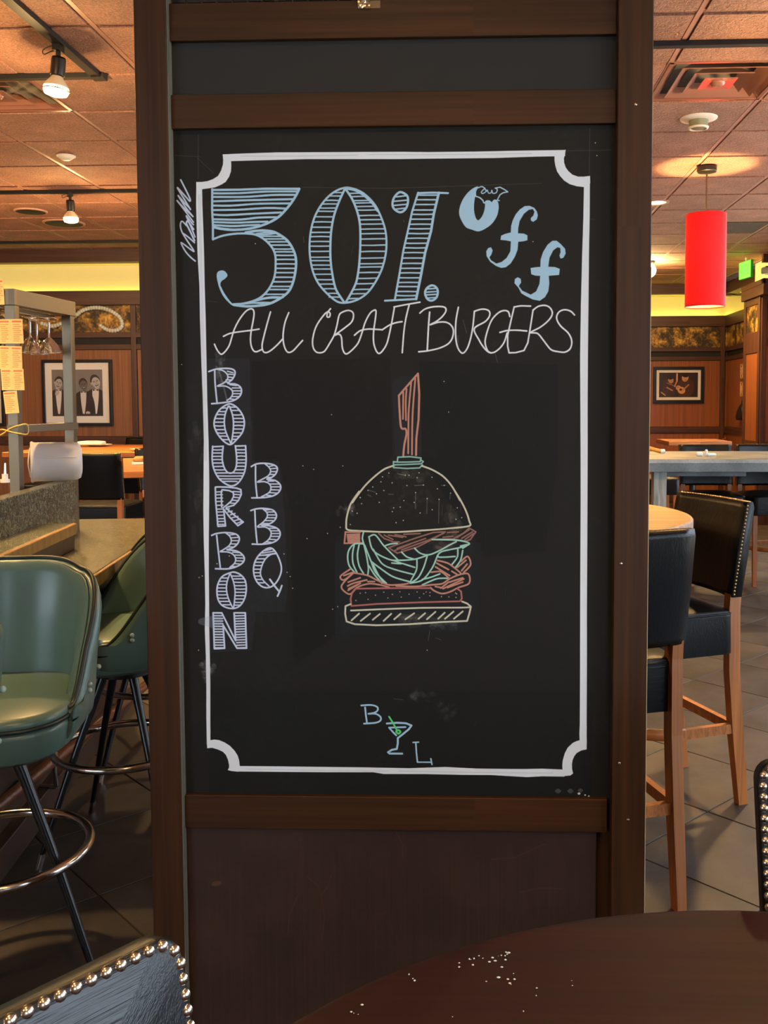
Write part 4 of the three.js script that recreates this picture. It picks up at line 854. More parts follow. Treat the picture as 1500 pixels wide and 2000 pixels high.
["pink",0,1,1,[562.6,953.9,564.0,952.5,565.3,953.9,564.0,955.2]],
["pink",0,1,1,[576.6,945.9,577.9,944.5,579.2,945.9,577.9,947.3]],
["pink",0,1,1,[577.2,955.0,578.6,953.6,579.9,955.0,578.6,956.3]],
["pink",0,1,1,[578.8,947.7,580.1,946.3,581.5,947.7,580.1,949.1]],
["pink",0,1,1,[516.0,943.8,517.3,942.5,518.7,943.8,517.3,945.2]],
["yellow",3.7,0,0,[360.6,969.8,350.4,974.0,349.6,989.9,352.4,1005.9,369.3,1011.5,414.5,1013.6,482.2,1011.0,549.7,1006.2,601.4,1003.7,605.9,988.9,609.2,974.1,601.4,967.4,591.3,963.5]],
["yellow",3.5,1,0,[361.6,983.0,426.0,980.1,516.1,976.8,599.2,975.8,608.1,973.0]],
["yellow",3.5,0,0,[362.6,1003.6,378.5,989.4]],
["yellow",3.5,0,0,[381.8,1004.6,401.1,989.3]],
["yellow",3.5,0,0,[406.6,1002.2,421.4,990.1]],
["yellow",3.5,0,0,[429.2,1004.4,445.1,989.5]],
["yellow",3.5,0,0,[451.1,1000.9,464.2,989.5]],
["yellow",3.5,0,0,[474.3,1000.8,492.4,988.2]],
["yellow",3.5,0,0,[501.4,999.6,514.9,988.1]],
["yellow",3.5,0,0,[518.7,1000.6,536.3,985.1]],
["yellow",3.5,0,0,[541.9,999.4,555.4,986.8]],
["yellow",3.5,0,0,[556.0,999.3,573.3,984.5]],
["yellow",3.5,0,0,[574.4,999.2,592.4,984.0]],
["blue",3.7,1,0,[381.5,1182.3,402.0,1181.2,414.4,1185.1,415.5,1192.0,408.7,1197.3,396.1,1199.8,410.9,1199.6,421.1,1205.8,421.0,1213.9,410.8,1218.6,386.9,1220.6]],
["blue",3.7,0,0,[389.4,1186.4,390.9,1202.6,393.0,1218.7]],
["blue",4.2,0,0,[434.6,1220.0,456.2,1218.2,474.4,1219.2,485.7,1223.8,480.0,1231.9,467.4,1242.4,457.2,1250.6,457.1,1262.2,454.8,1273.8,444.5,1275.7,436.5,1280.9,439.9,1283.6,466.1,1283.6]],
["blue",3.7,0,0,[473.2,1227.3,439.1,1228.8,447.0,1237.9,453.8,1244.8]],
["vivid",3.7,0,0,[439.3,1205.7,447.1,1218.3,455.0,1233.3]],
["vivid",4.2,1,1,[453.8,1237.2,458.0,1233.7,462.5,1237.1,458.8,1241.3]],
["blue",3.3,0,0,[494.6,1260.0,495.7,1280.3,497.8,1301.2,526.2,1301.4]],
["blue",3.3,0,0,[488.9,1259.6,500.3,1259.0]],
["blue",3.3,0,0,[525.8,1294.0,528.0,1306.0]],
["guide",1.0,0,0,[13.6,57.0,63.5,59.6]],
["guide",1.0,0,0,[61.2,15.0,59.5,104.2]],
["guide",1.0,0,0,[845.9,12.7,845.5,102.6]],
["guide",1.0,0,0,[269.9,122.6,445.3,126.5,752.2,119.7]],
["guide",1.0,0,0,[72.8,347.9,93.8,350.1]],
["guide",1.0,0,0,[798.6,57.0,888.7,56.1]],
["guide",1.0,0,0,[58.2,61.5,90.9,92.3]],
["guide",1.0,0,0,[847.1,191.1,857.3,191.2]],
["haze",1.2,0,0,[271.9,220.3,272.8,232.5]],
["haze",1.2,0,0,[473.7,188.5,475.8,193.6]],
["haze",1.2,0,0,[593.7,389.3,600.9,415.0]],
["haze",1.2,0,0,[583.3,420.1,584.3,450.9]],
["haze",1.2,0,0,[657.6,454.4,663.8,475.0]],
["haze",1.2,0,0,[524.3,1024.5,521.1,1045.9]],
["haze",1.2,0,0,[537.0,1039.4,547.5,1043.6]],
["haze",1.2,0,0,[449.6,1167.8,468.7,1169.8]],
["pale",0,0,1,[172.5,233.7,174.0,232.3,175.5,233.7,174.0,235.1]],
["pale",0,0,1,[732.8,234.5,734.2,233.1,735.6,234.5,734.2,235.9]],
["pale",0,0,1,[855.8,41.7,857.2,40.4,858.6,41.8,857.2,43.2]],
["pale",0,0,1,[859.0,66.7,860.4,65.4,861.9,66.8,860.4,68.2]],
["pale",0,0,1,[17.4,476.1,18.9,474.7,20.4,476.1,18.8,477.6]],
["pale",0,0,1,[264.0,683.9,265.5,682.4,266.9,683.9,265.4,685.3]],
["pale",0,0,1,[286.0,691.2,287.5,689.8,289.0,691.2,287.5,692.7]],
["pale",0,0,1,[313.1,823.1,314.6,821.6,316.1,823.1,314.6,824.5]],
["pale",0,0,1,[270.7,833.7,272.2,832.2,273.7,833.7,272.2,835.2]],
["pale",0,0,1,[228.5,903.9,230.0,902.4,231.5,903.9,230.0,905.4]],
["pale",0,0,1,[234.8,912.4,236.3,911.0,237.8,912.4,236.2,913.9]],
["pale",0,0,1,[239.8,937.0,241.3,935.5,242.8,937.0,241.3,938.5]],
["pale",0,0,1,[322.1,980.5,323.6,979.0,325.1,980.5,323.6,982.0]],
["pale",0,0,1,[306.7,1036.2,308.2,1034.7,309.7,1036.2,308.2,1037.7]],
["pale",0,0,1,[41.2,1067.7,42.8,1066.2,44.2,1067.7,42.7,1069.2]],
["pale",0,0,1,[51.6,911.9,53.1,910.4,54.6,911.9,53.1,913.4]],
["pale",0,0,1,[45.1,915.1,46.7,913.6,48.1,915.1,46.6,916.6]],
["pale",0,0,1,[222.6,865.6,224.1,864.1,225.6,865.6,224.1,867.1]],
["pale",0,0,1,[108.9,870.1,110.4,868.6,111.8,870.1,110.3,871.6]],
["pale",0,0,1,[83.0,886.2,84.5,884.7,86.0,886.2,84.5,887.7]],
["pale",0,0,1,[517.4,1065.2,518.9,1063.7,520.4,1065.2,518.9,1066.7]],
["pale",0,0,1,[339.6,810.3,341.1,808.9,342.6,810.3,341.1,811.8]],
["pale",0,0,1,[332.8,975.1,334.3,973.6,335.7,975.1,334.2,976.6]],
["pale",0,0,1,[346.0,684.0,347.5,682.5,349.0,684.0,347.5,685.4]],
["pale",0,0,1,[323.9,579.4,325.4,577.9,326.9,579.4,325.4,580.8]],
["pale",0,0,1,[553.7,512.7,555.2,511.2,556.6,512.7,555.2,514.1]],
["pale",0,0,1,[562.9,574.9,564.4,573.4,565.8,574.9,564.4,576.3]],
["smudge",0,1,1,[783.3,1359.8,789.6,1354.5,796.0,1359.6,789.7,1364.9]],
["smudge",0,1,1,[808.7,1359.5,815.0,1354.2,821.4,1359.4,815.1,1364.7]],
["smudge",0,1,1,[830.9,1358.2,836.1,1353.8,841.4,1358.1,836.2,1362.5]],
["pale",0,1,1,[829.8,1364.7,833.0,1362.1,836.2,1364.7,833.0,1367.3]],
["pale",0,1,1,[843.6,1367.8,845.7,1366.1,847.8,1367.8,845.7,1369.6]],
["pale",0,1,1,[851.0,1369.9,853.1,1368.2,855.2,1369.9,853.1,1371.6]],
["haze",3.1,1,0,[89.4,480.6,95.6,490.0,105.5,526.5,112.4,555.8]]
];
const CHALK_COLORS = { white: 'rgb(230,238,244)', blue: 'rgb(168,208,232)', lav: 'rgb(204,218,242)', orange: 'rgb(198,140,120)', dimorange: 'rgb(150,108,98)', red: 'rgb(180,108,100)', green: 'rgb(164,214,196)', mint: 'rgb(142,190,178)', yellow: 'rgb(208,208,182)', pale: 'rgb(216,214,196)', pink: 'rgb(214,176,160)', vivid: 'rgb(90,220,120)', guide: 'rgba(150,140,125,0.38)', haze: 'rgba(190,195,195,0.34)', smudge: 'rgba(176,190,205,0.30)', streak: 'rgba(176,188,196,0.55)' };
function chalkTexture() {
  const W = 1340, H = 2048, k = H / 1385, cv = document.createElement('canvas'); cv.width = W; cv.height = H;
  const c = cv.getContext('2d'); c.fillStyle = 'rgb(31,29,25)'; c.fillRect(0, 0, W, H);
  c.lineCap = c.lineJoin = 'round';
  // where the board was repainted and wiped: flat patches with their own edges
  const patch = (pts, col) => { c.fillStyle = col; c.beginPath(); pts.forEach(([x, y], i) => i ? c.lineTo(x * k, y * k) : c.moveTo(x * k, y * k)); c.fill(); };
  patch([[505, 471], [784, 480], [785, 674], [760, 860], [640, 870], [509, 674]], 'rgb(23,23,21)');
  patch([[162, 470], [445, 464], [450, 660], [330, 840], [330, 1034], [240, 1100], [240, 780], [215, 670], [165, 672]], 'rgb(24,22,19)');
  patch([[71, 464], [159, 464], [160, 673], [190, 679], [216, 673], [226, 779], [231, 938], [224, 986], [164, 986], [154, 1067], [60, 1073]], 'rgb(38,38,40)');
  patch([[449, 517], [464, 502], [507, 502], [509, 663], [455, 663]], 'rgb(36,36,38)');
  patch([[330, 842], [630, 842], [624, 1022], [328, 1034]], 'rgb(31,32,34)');
  patch([[60, 1150], [860, 1150], [860, 1385], [60, 1385]], 'rgb(25,25,23)');
  // erased chalk dust in streaks and blots
  const blot = (x, y, rx, ry, a, col = '190,200,205') => { for (let i = 0; i < 26; i++) { const u = (rnd() + rnd() - 1) * rx, v = (rnd() + rnd() - 1) * ry; c.strokeStyle = `rgba(${col},${a * 1.7 * (0.4 + rnd())})`; c.lineWidth = (2 + rnd() * 9) * k; c.beginPath(); c.moveTo((x + u) * k, (y + v) * k); c.lineTo((x + u + (rnd() - 0.5) * rx * 0.4) * k, (y + v + (rnd() - 0.2) * ry * 0.5) * k); c.stroke(); } };
  for (let i = 0; i < 70; i++) blot(rnd() * 905, rnd() * 1385, 60, 50, 0.005);
  blot(52, 640, 22, 70, 0.03); blot(50, 760, 20, 90, 0.022); blot(60, 1110, 16, 26, 0.09); blot(100, 480, 12, 40, 0.05);
  blot(480, 760, 80, 40, 0.02, '210,205,180'); blot(570, 800, 26, 60, 0.05, '214,206,170'); blot(480, 700, 60, 14, 0.04, '214,206,170'); blot(545, 850, 60, 16, 0.05, '200,160,140');
  blot(480, 1000, 110, 16, 0.05, '210,204,170'); blot(360, 770, 26, 24, 0.05, '210,205,190'); blot(560, 1010, 40, 12, 0.05);
  blot(500, 1160, 40, 14, 0.03); blot(560, 1190, 26, 26, 0.03); blot(130, 190, 300, 60, 0.006); blot(640, 430, 60, 30, 0.02, '150,120,90');
  c.globalAlpha = 1;
  for (const [col, w, smooth, close, p] of CHALK) {
    const q = []; for (let i = 0; i < p.length; i += 2) q.push([p[i] * k, p[i + 1] * k]);
    c.strokeStyle = c.fillStyle = CHALK_COLORS[col]; c.beginPath();
    const n = q.length, g = (i) => close ? q[(i + n) % n] : q[Math.max(0, Math.min(n - 1, i))];
    c.moveTo(...q[0]);
    for (let i = 0; i < (close ? n : n - 1); i++) {
      const a = g(i - 1), b = g(i), d = g(i + 1), e = g(i + 2);
      if (smooth) c.bezierCurveTo(b[0] + (d[0] - a[0]) / 6, b[1] + (d[1] - a[1]) / 6, d[0] - (e[0] - b[0]) / 6, d[1] - (e[1] - b[1]) / 6, d[0], d[1]); else c.lineTo(d[0], d[1]);
    }
    if (w) { c.lineWidth = w * k; c.stroke(); } else c.fill();
  }
  // fine scratches
  for (let i = 0; i < 90; i++) { c.strokeStyle = `rgba(170,170,165,${0.05 + rnd() * 0.1})`; c.lineWidth = 0.6 + rnd(); const x = rnd() * W, y = rnd() * H; c.beginPath(); c.moveTo(x, y); c.lineTo(x + (rnd() - 0.5) * 14, y + 6 + rnd() * 26); c.stroke(); }
  const t = new THREE.CanvasTexture(cv); t.colorSpace = THREE.SRGBColorSpace; t.anisotropy = 8;
  return t;
}
{
  const b = thing('chalkboard_partition', 'tall dark wood partition holding a hand-lettered half-price burger chalkboard', 'partition', [0, 0, -1.9], 0.0117);
  part('stile', uvm(between(-0.672, -0.6063, 0, 3.12, -0.3, 0, 0.003)), M.frameWood, b);
  part('stile', uvm(between(0.2802, 0.349, 0, 3.12, -0.3, 0, 0.003)), M.frameWood, b);
  part('worn_edge', uvm(between(-0.6065, -0.6045, 0.1, 3.1, -0.03, -0.0015, 0.0004)), M.frameEdge, b, 'grey worn inner edge');
  part('worn_edge', uvm(between(0.3482, 0.3494, 0.08, 1.72, -0.0016, 0.0003, 0.0004)), std('chipped window-lit edge', srgb(196, 178, 140), 0.8), b, 'pale chipped outer edge with painted window light');  // chipped paint, its pale colour also holding window light along the corner
  part('rail', uvm(between(-0.6045, 0.2802, 2.1737, 2.247, -0.06, -0.014, 0.002), 'x'), M.frameWood, b);
  part('rail', uvm(between(-0.6045, 0.2802, 2.0027, 2.0696, -0.06, -0.014, 0.002), 'x'), M.frameWood, b);
  part('rail', uvm(between(-0.6045, 0.2735, 0.5677, 0.6385, -0.06, -0.014, 0.002), 'x'), M.frameWood, b);
  part('upper_board', between(-0.6045, 0.2802, 2.06, 2.18, -0.05, -0.026, 0), M.slateBoard, b, 'blank dark strip of board');
  part('core', between(-0.61, 0.29, 0, 3.12, -0.27, -0.05, 0), M.frameWood, b);
  const board = new THREE.PlaneGeometry(0.905, 1.385); board.translate(-0.615 + 0.4525, 2.01 - 0.6925, -0.026);
  const boardMat = std('painted chalkboard', new THREE.Color(1, 1, 1), 0.6, { map: chalkTexture(), specularIntensity: 0.5 });
  part('chalkboard', board, boardMat, b, 'black board with blue, white and coloured chalk lettering and a burger drawing');
  part('board_back', between(-0.615, 0.29, 0.625, 2.01, -0.05, -0.0265, 0), M.slateBoard, b);
  part('lower_panel', uvm(between(-0.6045, 0.2535, 0.06, 0.575, -0.05, -0.022, 0.003)), M.panelWood, b, 'scuffed brown kick panel');
  part('panel_stop', uvm(between(0.2535, 0.2802, 0.06, 0.575, -0.05, -0.036, 0.001)), M.frameWood, b);
  part('base_rail', uvm(between(-0.6045, 0.2802, 0, 0.08, -0.06, -0.01, 0.002), 'x'), M.frameWood, b);
  // mosaic above the top rail
  part('mosaic_backing', between(-0.6045, 0.2802, 2.247, 3.12, -0.055, -0.030, 0), M.grout, b);
  const tg = rbox(0.0275, 0.0275, 0.006, 0, 0, 0, 0.0015), rest = [];
  for (let r = 0; r < 28; r++) for (let c = 0; c < 29; c++) {
    const x = -0.588 + c * 0.0304, y = 2.266 + r * 0.0304;
    if (!r) part('mosaic_tile', tg, M.mosaic, b).position.set(x, y, -0.028); else rest.push(tg.clone().translate(x, y, -0.028));
  }
  tag(part('mosaic_tiles_above', rest, M.mosaic, b), null, null, null, 'stuff');
  // leftover adhesive tab on the top rail, and screws
  part('adhesive_strip', rbox(0.042, 0.0155, 0.0012, -0.205, 2.2375, -0.0135, 0.0006), std('old tape', srgb(120, 92, 60), 0.4, {}), b, 'clear strip of old tape');
  const foil = flat(new THREE.PlaneGeometry(0.024, 0.017, 6, 5)); { const p = foil.attributes.position; for (let i = 0; i < p.count; i++) p.setZ(i, 0.002 + 0.0035 * noise(p.getX(i) * 300 + 50, p.getY(i) * 300 + 50, 999, 4)); foil.computeVertexNormals(); foil.translate(-0.216, 2.238, -0.0135); }
  part('torn_foil', foil, M.nail, b, 'crumpled silver foil');
  const screw = lathe([[0, 0.0012], [0.0022, 0.0011], [0.0032, 0], [0.0032, -0.003]], 12).rotateX(Math.PI / 2);
  for (const [x, y] of [[0.3155, 2.034], [0.295, 0.72], [0.3135, 0.602], [0.295, 1.13]]) part('screw', screw, M.nail, b).position.set(x, y, 0);
}

// ---------------------------------------------------------------- round mahogany table
{
  const t = thing('round_table', 'dark mahogany round table with crumbs on its glossy top', 'table', [0.36, 0, -0.53]);
  const top = lathe([[0, 0.722], [0.70, 0.722], [0.742, 0.728], [0.75, 0.738], [0.75, 0.752], [0.745, 0.759], [0.738, 0.76], [0, 0.76]], 96);
  part('tabletop', uvm(top, 'x'), M.table, t);
  part('pedestal', lathe([[0.05, 0.722], [0.14, 0.722], [0.14, 0.70], [0.05, 0.69], [0.045, 0.08], [0.06, 0.05]], 24), M.blackTube, t);
  part('foot', lathe([[0, 0], [0.32, 0], [0.32, 0.02], [0.1, 0.05], [0.06, 0.06], [0, 0.06]], 40), M.blackTube, t);
  const crumb = new THREE.IcosahedronGeometry(0.0016, 0), list = [];
  for (const [x, z, n, s] of [[-0.345, -0.615, 18, 0.035], [-0.44, -0.565, 7, 0.03], [-0.52, -0.49, 6, 0.03], [-0.33, -0.575, 7, 0.03], [-0.42, -0.48, 9, 0.1], [-0.28, -0.55, 6, 0.1]]) for (let i = 0; i < n; i++) { const k = 0.35 + rnd() * 0.7, a = x + (rnd() - 0.5) * s * 2, b = z + (rnd() - 0.5) * s; if (Math.hypot(a, b) < 0.73) list.push(crumb.clone().scale(k * (0.7 + rnd()), k * 0.6, k).translate(a, 0.7608, b)); }
  const c = part('crumbs', list, M.paper, scene); c.name = 'crumbs'; c.position.set(0.36, 0, -0.53); tag(c, 'white crumbs scattered on the dark mahogany table', 'crumbs', null, 'stuff');
}
// ---------------------------------------------------------------- dining chair with nailhead back; faces local +z, origin under the seat
function roundRectPath(w, h, r, n = 5) { const p = []; for (const [sx, sy, a0] of [[1, 1, 0], [-1, 1, 90], [-1, -1, 180], [1, -1, 270]]) for (let i = 0; i <= n; i++) { const a = (a0 + 90 * i / n) * Math.PI / 180; p.push([sx * (w / 2 - r) + r * Math.cos(a), sy * (h / 2 - r) + r * Math.sin(a)]); } return p; }
function padGeo(w, h, d, r, puff) {   // upholstered pad, front face bulging to +z, centred
  const ring = (s, z, rr) => roundRectPath(w * s, h * s, rr * s).map(([x, y]) => [x, y, z]);
  return loft([ring(0.9, -d / 2, r), ring(1, -d / 2 + d * 0.12, r), ring(1, d / 2 - d * 0.25, r), ring(0.985, d / 2 - d * 0.06, r), ring(0.95, d / 2, r), ring(0.8, d / 2 + puff * 0.5, r), ring(0.5, d / 2 + puff * 0.9, r), ring(0.15, d / 2 + puff, r)]);
}
const nailGeo = lathe([[0, 0.0042], [0.0022, 0.0039], [0.0046, 0.0028], [0.0064, 0.0010], [0.0069, -0.001]], 12).rotateX(Math.PI / 2);
function diningChair(label, [x, z], turn) {
  const t = thing('dining_chair', label, 'chair', [x, 0, z], turn, null);
  const W = 0.45, H = 0.40, lean = 13 * Math.PI / 180, cy = 0.711, cz = -0.2526 + 0.025 - 0.0237 + 0.0;
  const back = part('backrest', padGeo(W, H, 0.034, 0.03, 0.010), M.diningLeather, t);
  back.position.set(0, cy, -0.2516 + 0.2 * Math.tan(lean) - 0.012); back.rotation.x = -lean;
  const path = roundRectPath(W - 0.013, H - 0.013, 0.026, 8), pts = [...path, path[0]].map(([a, b]) => V(a, b, 0));
  const curve = new THREE.CurvePath(); for (let i = 0; i + 1 < pts.length; i++) if (pts[i].distanceTo(pts[i + 1]) > 1e-5) curve.add(new THREE.LineCurve3(pts[i], pts[i + 1]));
  const n = Math.round(curve.getLength() / 0.0157);
  for (let i = 0; i < n; i++) { const p = curve.getPointAt(i / n); part('nail', nailGeo, M.nail, back).position.set(p.x, p.y, 0.0152); }
  const seat = padGeo(0.44, 0.43, 0.08, 0.04, 0.02); seat.rotateX(-Math.PI / 2); part('seat', at(seat, 0, 0.44, 0), M.seatLeather, t);
  for (const s of [-1, 1]) { part('leg', post4([[s * 0.19, 0, 0.18], [s * 0.19, 0.40, 0.17]], 0.036, 0.036), M.barWood, t); part('leg', post4([[s * 0.185, 0, -0.25], [s * 0.185, 0.45, -0.2], [s * 0.185, 0.55, -0.225]], 0.034, 0.034), M.barWood, t); }
  return t;
}
diningChair('black leather dining chair with nickel nailhead back, its corner overlapping the partition foot', [-0.25, -0.612], 51.7 * Math.PI / 180);
diningChair('black leather dining chair with nailhead edge, past the mahogany table toward the honey bar stools', [0.656, -1.185], 0);

// ---------------------------------------------------------------- tall wooden bar chair with a leather box seat; faces local +z
function barChairParts(t, seen, leather = M.blackLeather, wood = M.beech) {
  // rear legs sweep: foot out, in at the seat, back again at the top
  for (const s of [-1, 1]) {
    part('leg', uvm(post4([[s * 0.185, 0, -0.265, 0.85], [s * 0.187, 0.25, -0.235], [s * 0.189, 0.5, -0.212], [s * 0.19, 0.72, -0.208], [s * 0.19, 0.775, -0.212]], 0.034, 0.046)), wood, t);
    part('leg', uvm(post4([[s * 0.19, 0, 0.185, 0.85], [s * 0.188, 0.58, 0.165]], 0.034, 0.036)), wood, t);
  }
  // box seat
  const ring = (y, s, r) => roundRectPath(0.43 * s, 0.42 * s, r).map(([a, b]) => [a, y, -b]);
  const seat = part('seat', loft([ring(0.56, 0.94, 0.03), ring(0.565, 1, 0.04), ring(0.70, 1.0, 0.045), ring(0.715, 0.985, 0.045), ring(0.72, 0.95, 0.045), ring(0.735, 0.6, 0.04), ring(0.74, 0.2, 0.02)]), M.seatLeather, t);
  if (seen) part('piping', tube(roundRectPath(0.43, 0.42, 0.045, 4).map(([a, b]) => [a, 0.708, b]), 0.004, 60, 6, true), leather, seat);
  // curved back, wrapped in leather
  const rows = [];
  for (let i = 0; i <= 12; i++) {
    const u = i / 12 * 2 - 1, x = u * 0.215, bow = -0.022 * (1 - u * u), r = [];
    for (const [y, zf, th] of [[0.765, -0.185, 0.05], [0.785, -0.182, 0.056], [0.93, -0.205, 0.058], [1.08, -0.235, 0.048], [1.1, -0.243, 0.034]]) r.push([x, y + (y > 1 ? -0.012 * u * u * 0 : 0), zf + bow]);
    for (const [y, zf, th] of [[1.1, -0.243, 0.034], [1.08, -0.235, 0.048], [0.93, -0.205, 0.058], [0.785, -0.182, 0.056], [0.765, -0.185, 0.05]]) r.push([x, y, zf + bow - th]);
    const e = Math.abs(u) > 0.99 ? 0.0 : 1; if (!e) r.forEach((p) => { p[2] += (p[2] < zfMid(p[1]) + bow ? 0.006 : -0.006); });
    rows.push(r);
  }
  const back = part('backrest', loft(rows), leather, t);
  // nail rows along top and both sides
  const small = lathe([[0, 0.003], [0.0028, 0.0022], [0.0042, 0]], 8), nails = [];
  for (let i = 0; i < 30; i++) { const u = i / 29 * 2 - 1; nails.push(small.clone().translate(u * 0.208, 1.099, -0.262 - 0.022 * (1 - u * u))); }
  for (const s of [-1, 1]) for (let i = 0; i < 26; i++) { const y = 0.775 + i * 0.0125, z = zfMid(y) + 0.012; nails.push(small.clone().rotateZ(-s * Math.PI / 2).translate(s * 0.215, y, z)); }
  tag(part('nail_trim', nails, M.brassNail, back), null, null, null, 'stuff');
  // bentwood foot ring
  const st = part('stretcher', uvm(loft(Array.from({ length: 25 }, (_, i) => { const a = Math.PI * (i / 24) ; const cx = Math.cos(a) * 0.19, cz = Math.sin(a) * 0.21 - 0.02, dx = Math.cos(a), dz = Math.sin(a); return [[cx - dx * 0.011, 0.27, cz - dz * 0.011], [cx - dx * 0.011, 0.305, cz - dz * 0.011], [cx + dx * 0.011, 0.305, cz + dz * 0.011], [cx + dx * 0.011, 0.27, cz + dz * 0.011]]; })), 'x'), wood, t);
  part('stretcher', [bar([[-0.19, 0.29, -0.225], [-0.19, 0.291, -0.225]], 0.001, 0.001), box(0.022, 0.034, 0.24, 0.19, 0.287, -0.12), box(0.022, 0.034, 0.24, -0.19, 0.287, -0.12), box(0.36, 0.034, 0.022, 0, 0.287, -0.225)], wood, t);
  return t;
}
function zfMid(y) { const a = [[0.765, -0.185 - 0.025], [0.785, -0.21], [0.93, -0.234], [1.08, -0.259], [1.1, -0.26]]; for (let i = 0; i + 1 < a.length; i++) if (y <= a[i + 1][0]) { const k = (y - a[i][0]) / (a[i + 1][0] - a[i][0]); return a[i][1] + (a[i + 1][1] - a[i][1]) * Math.max(0, k); } return -0.26; }
let barChair0 = null;
function barChair(label, [x, z], turn, group) {
  let t;
  if (!barChair0) { t = barChair0 = thing('bar_chair', label, 'bar chair', [x, 0, z], turn, group); barChairParts(t, true); }
  else { t = barChair0.clone(); t.name = numbered('bar_chair'); scene.add(t); t.position.set(x, 0, z); t.rotation.set(0, turn, 0); t.userData = {}; tag(t, label, 'bar chair', group); }
  return t;
}
barChair('black leather bar chair showing its rear, honey leg beside the partition edge', [0.329, -2.856], 197.5 * Math.PI / 180);
barChair('black leather bar chair turned sideways to the round high table, nail row down its edge', [0.652, -3.475], -68.3 * Math.PI / 180);
barChair('dark leather bar chair tucked behind the grey communal table near its leg', [1.91, -7.68], 0);
barChair('pale-lit leather bar chair at the grey communal table below the exit sign side', [2.38, -7.68], 0.05);
barChair('dark bar chair standing sideways by the orange-lit far table', [1.76, -9.35], Math.PI / 2);
barChair('blue-sheened leather bar chair with nail-trimmed top behind the granite bar', [-2.735, -6.9], Math.PI);
barChair('leather bar chair whose box seat shows next to the blue-sheened one', [-2.33, -7.36], 0.9);
barChair('tan-edged bar chair behind the cloudy plastic tub', [-3.95, -8.6], 0.05);
barChair('bar chair pushed in on the far side of the plate-set table', [-3.45, -9.45], -0.15);

// ---------------------------------------------------------------- round high table
{
  const t = thing('round_high_table', 'round high table with golden wood top and pale edge', 'table', [0.17, 0, -3.46]);
  part('tabletop', uvm(lathe([[0, 1.046], [0.6, 1.046], [0.598, 1.05], [0, 1.05]], 72), 'x'), M.pine, t);
  part('edge_band', uvm(lathe([[0.5, 0.985], [0.605, 0.985], [0.61, 0.99], [0.61, 1.042], [0.606, 1.047], [0.598, 1.0485]], 72)), M.pineEdge, t, 'pale worn edge band');
  part('underside', lathe([[0, 0.985], [0.6, 0.985], [0.6, 0.99]], 48), M.pineEdge, t);
  part('column', cyl(0.045, 0.045, 0.96, 0, 0.03, 0), M.blackTube, t);
  part('base', lathe([[0, 0], [0.3, 0], [0.3, 0.015], [0.08, 0.045], [0, 0.045]], 32), M.blackTube, t);
}
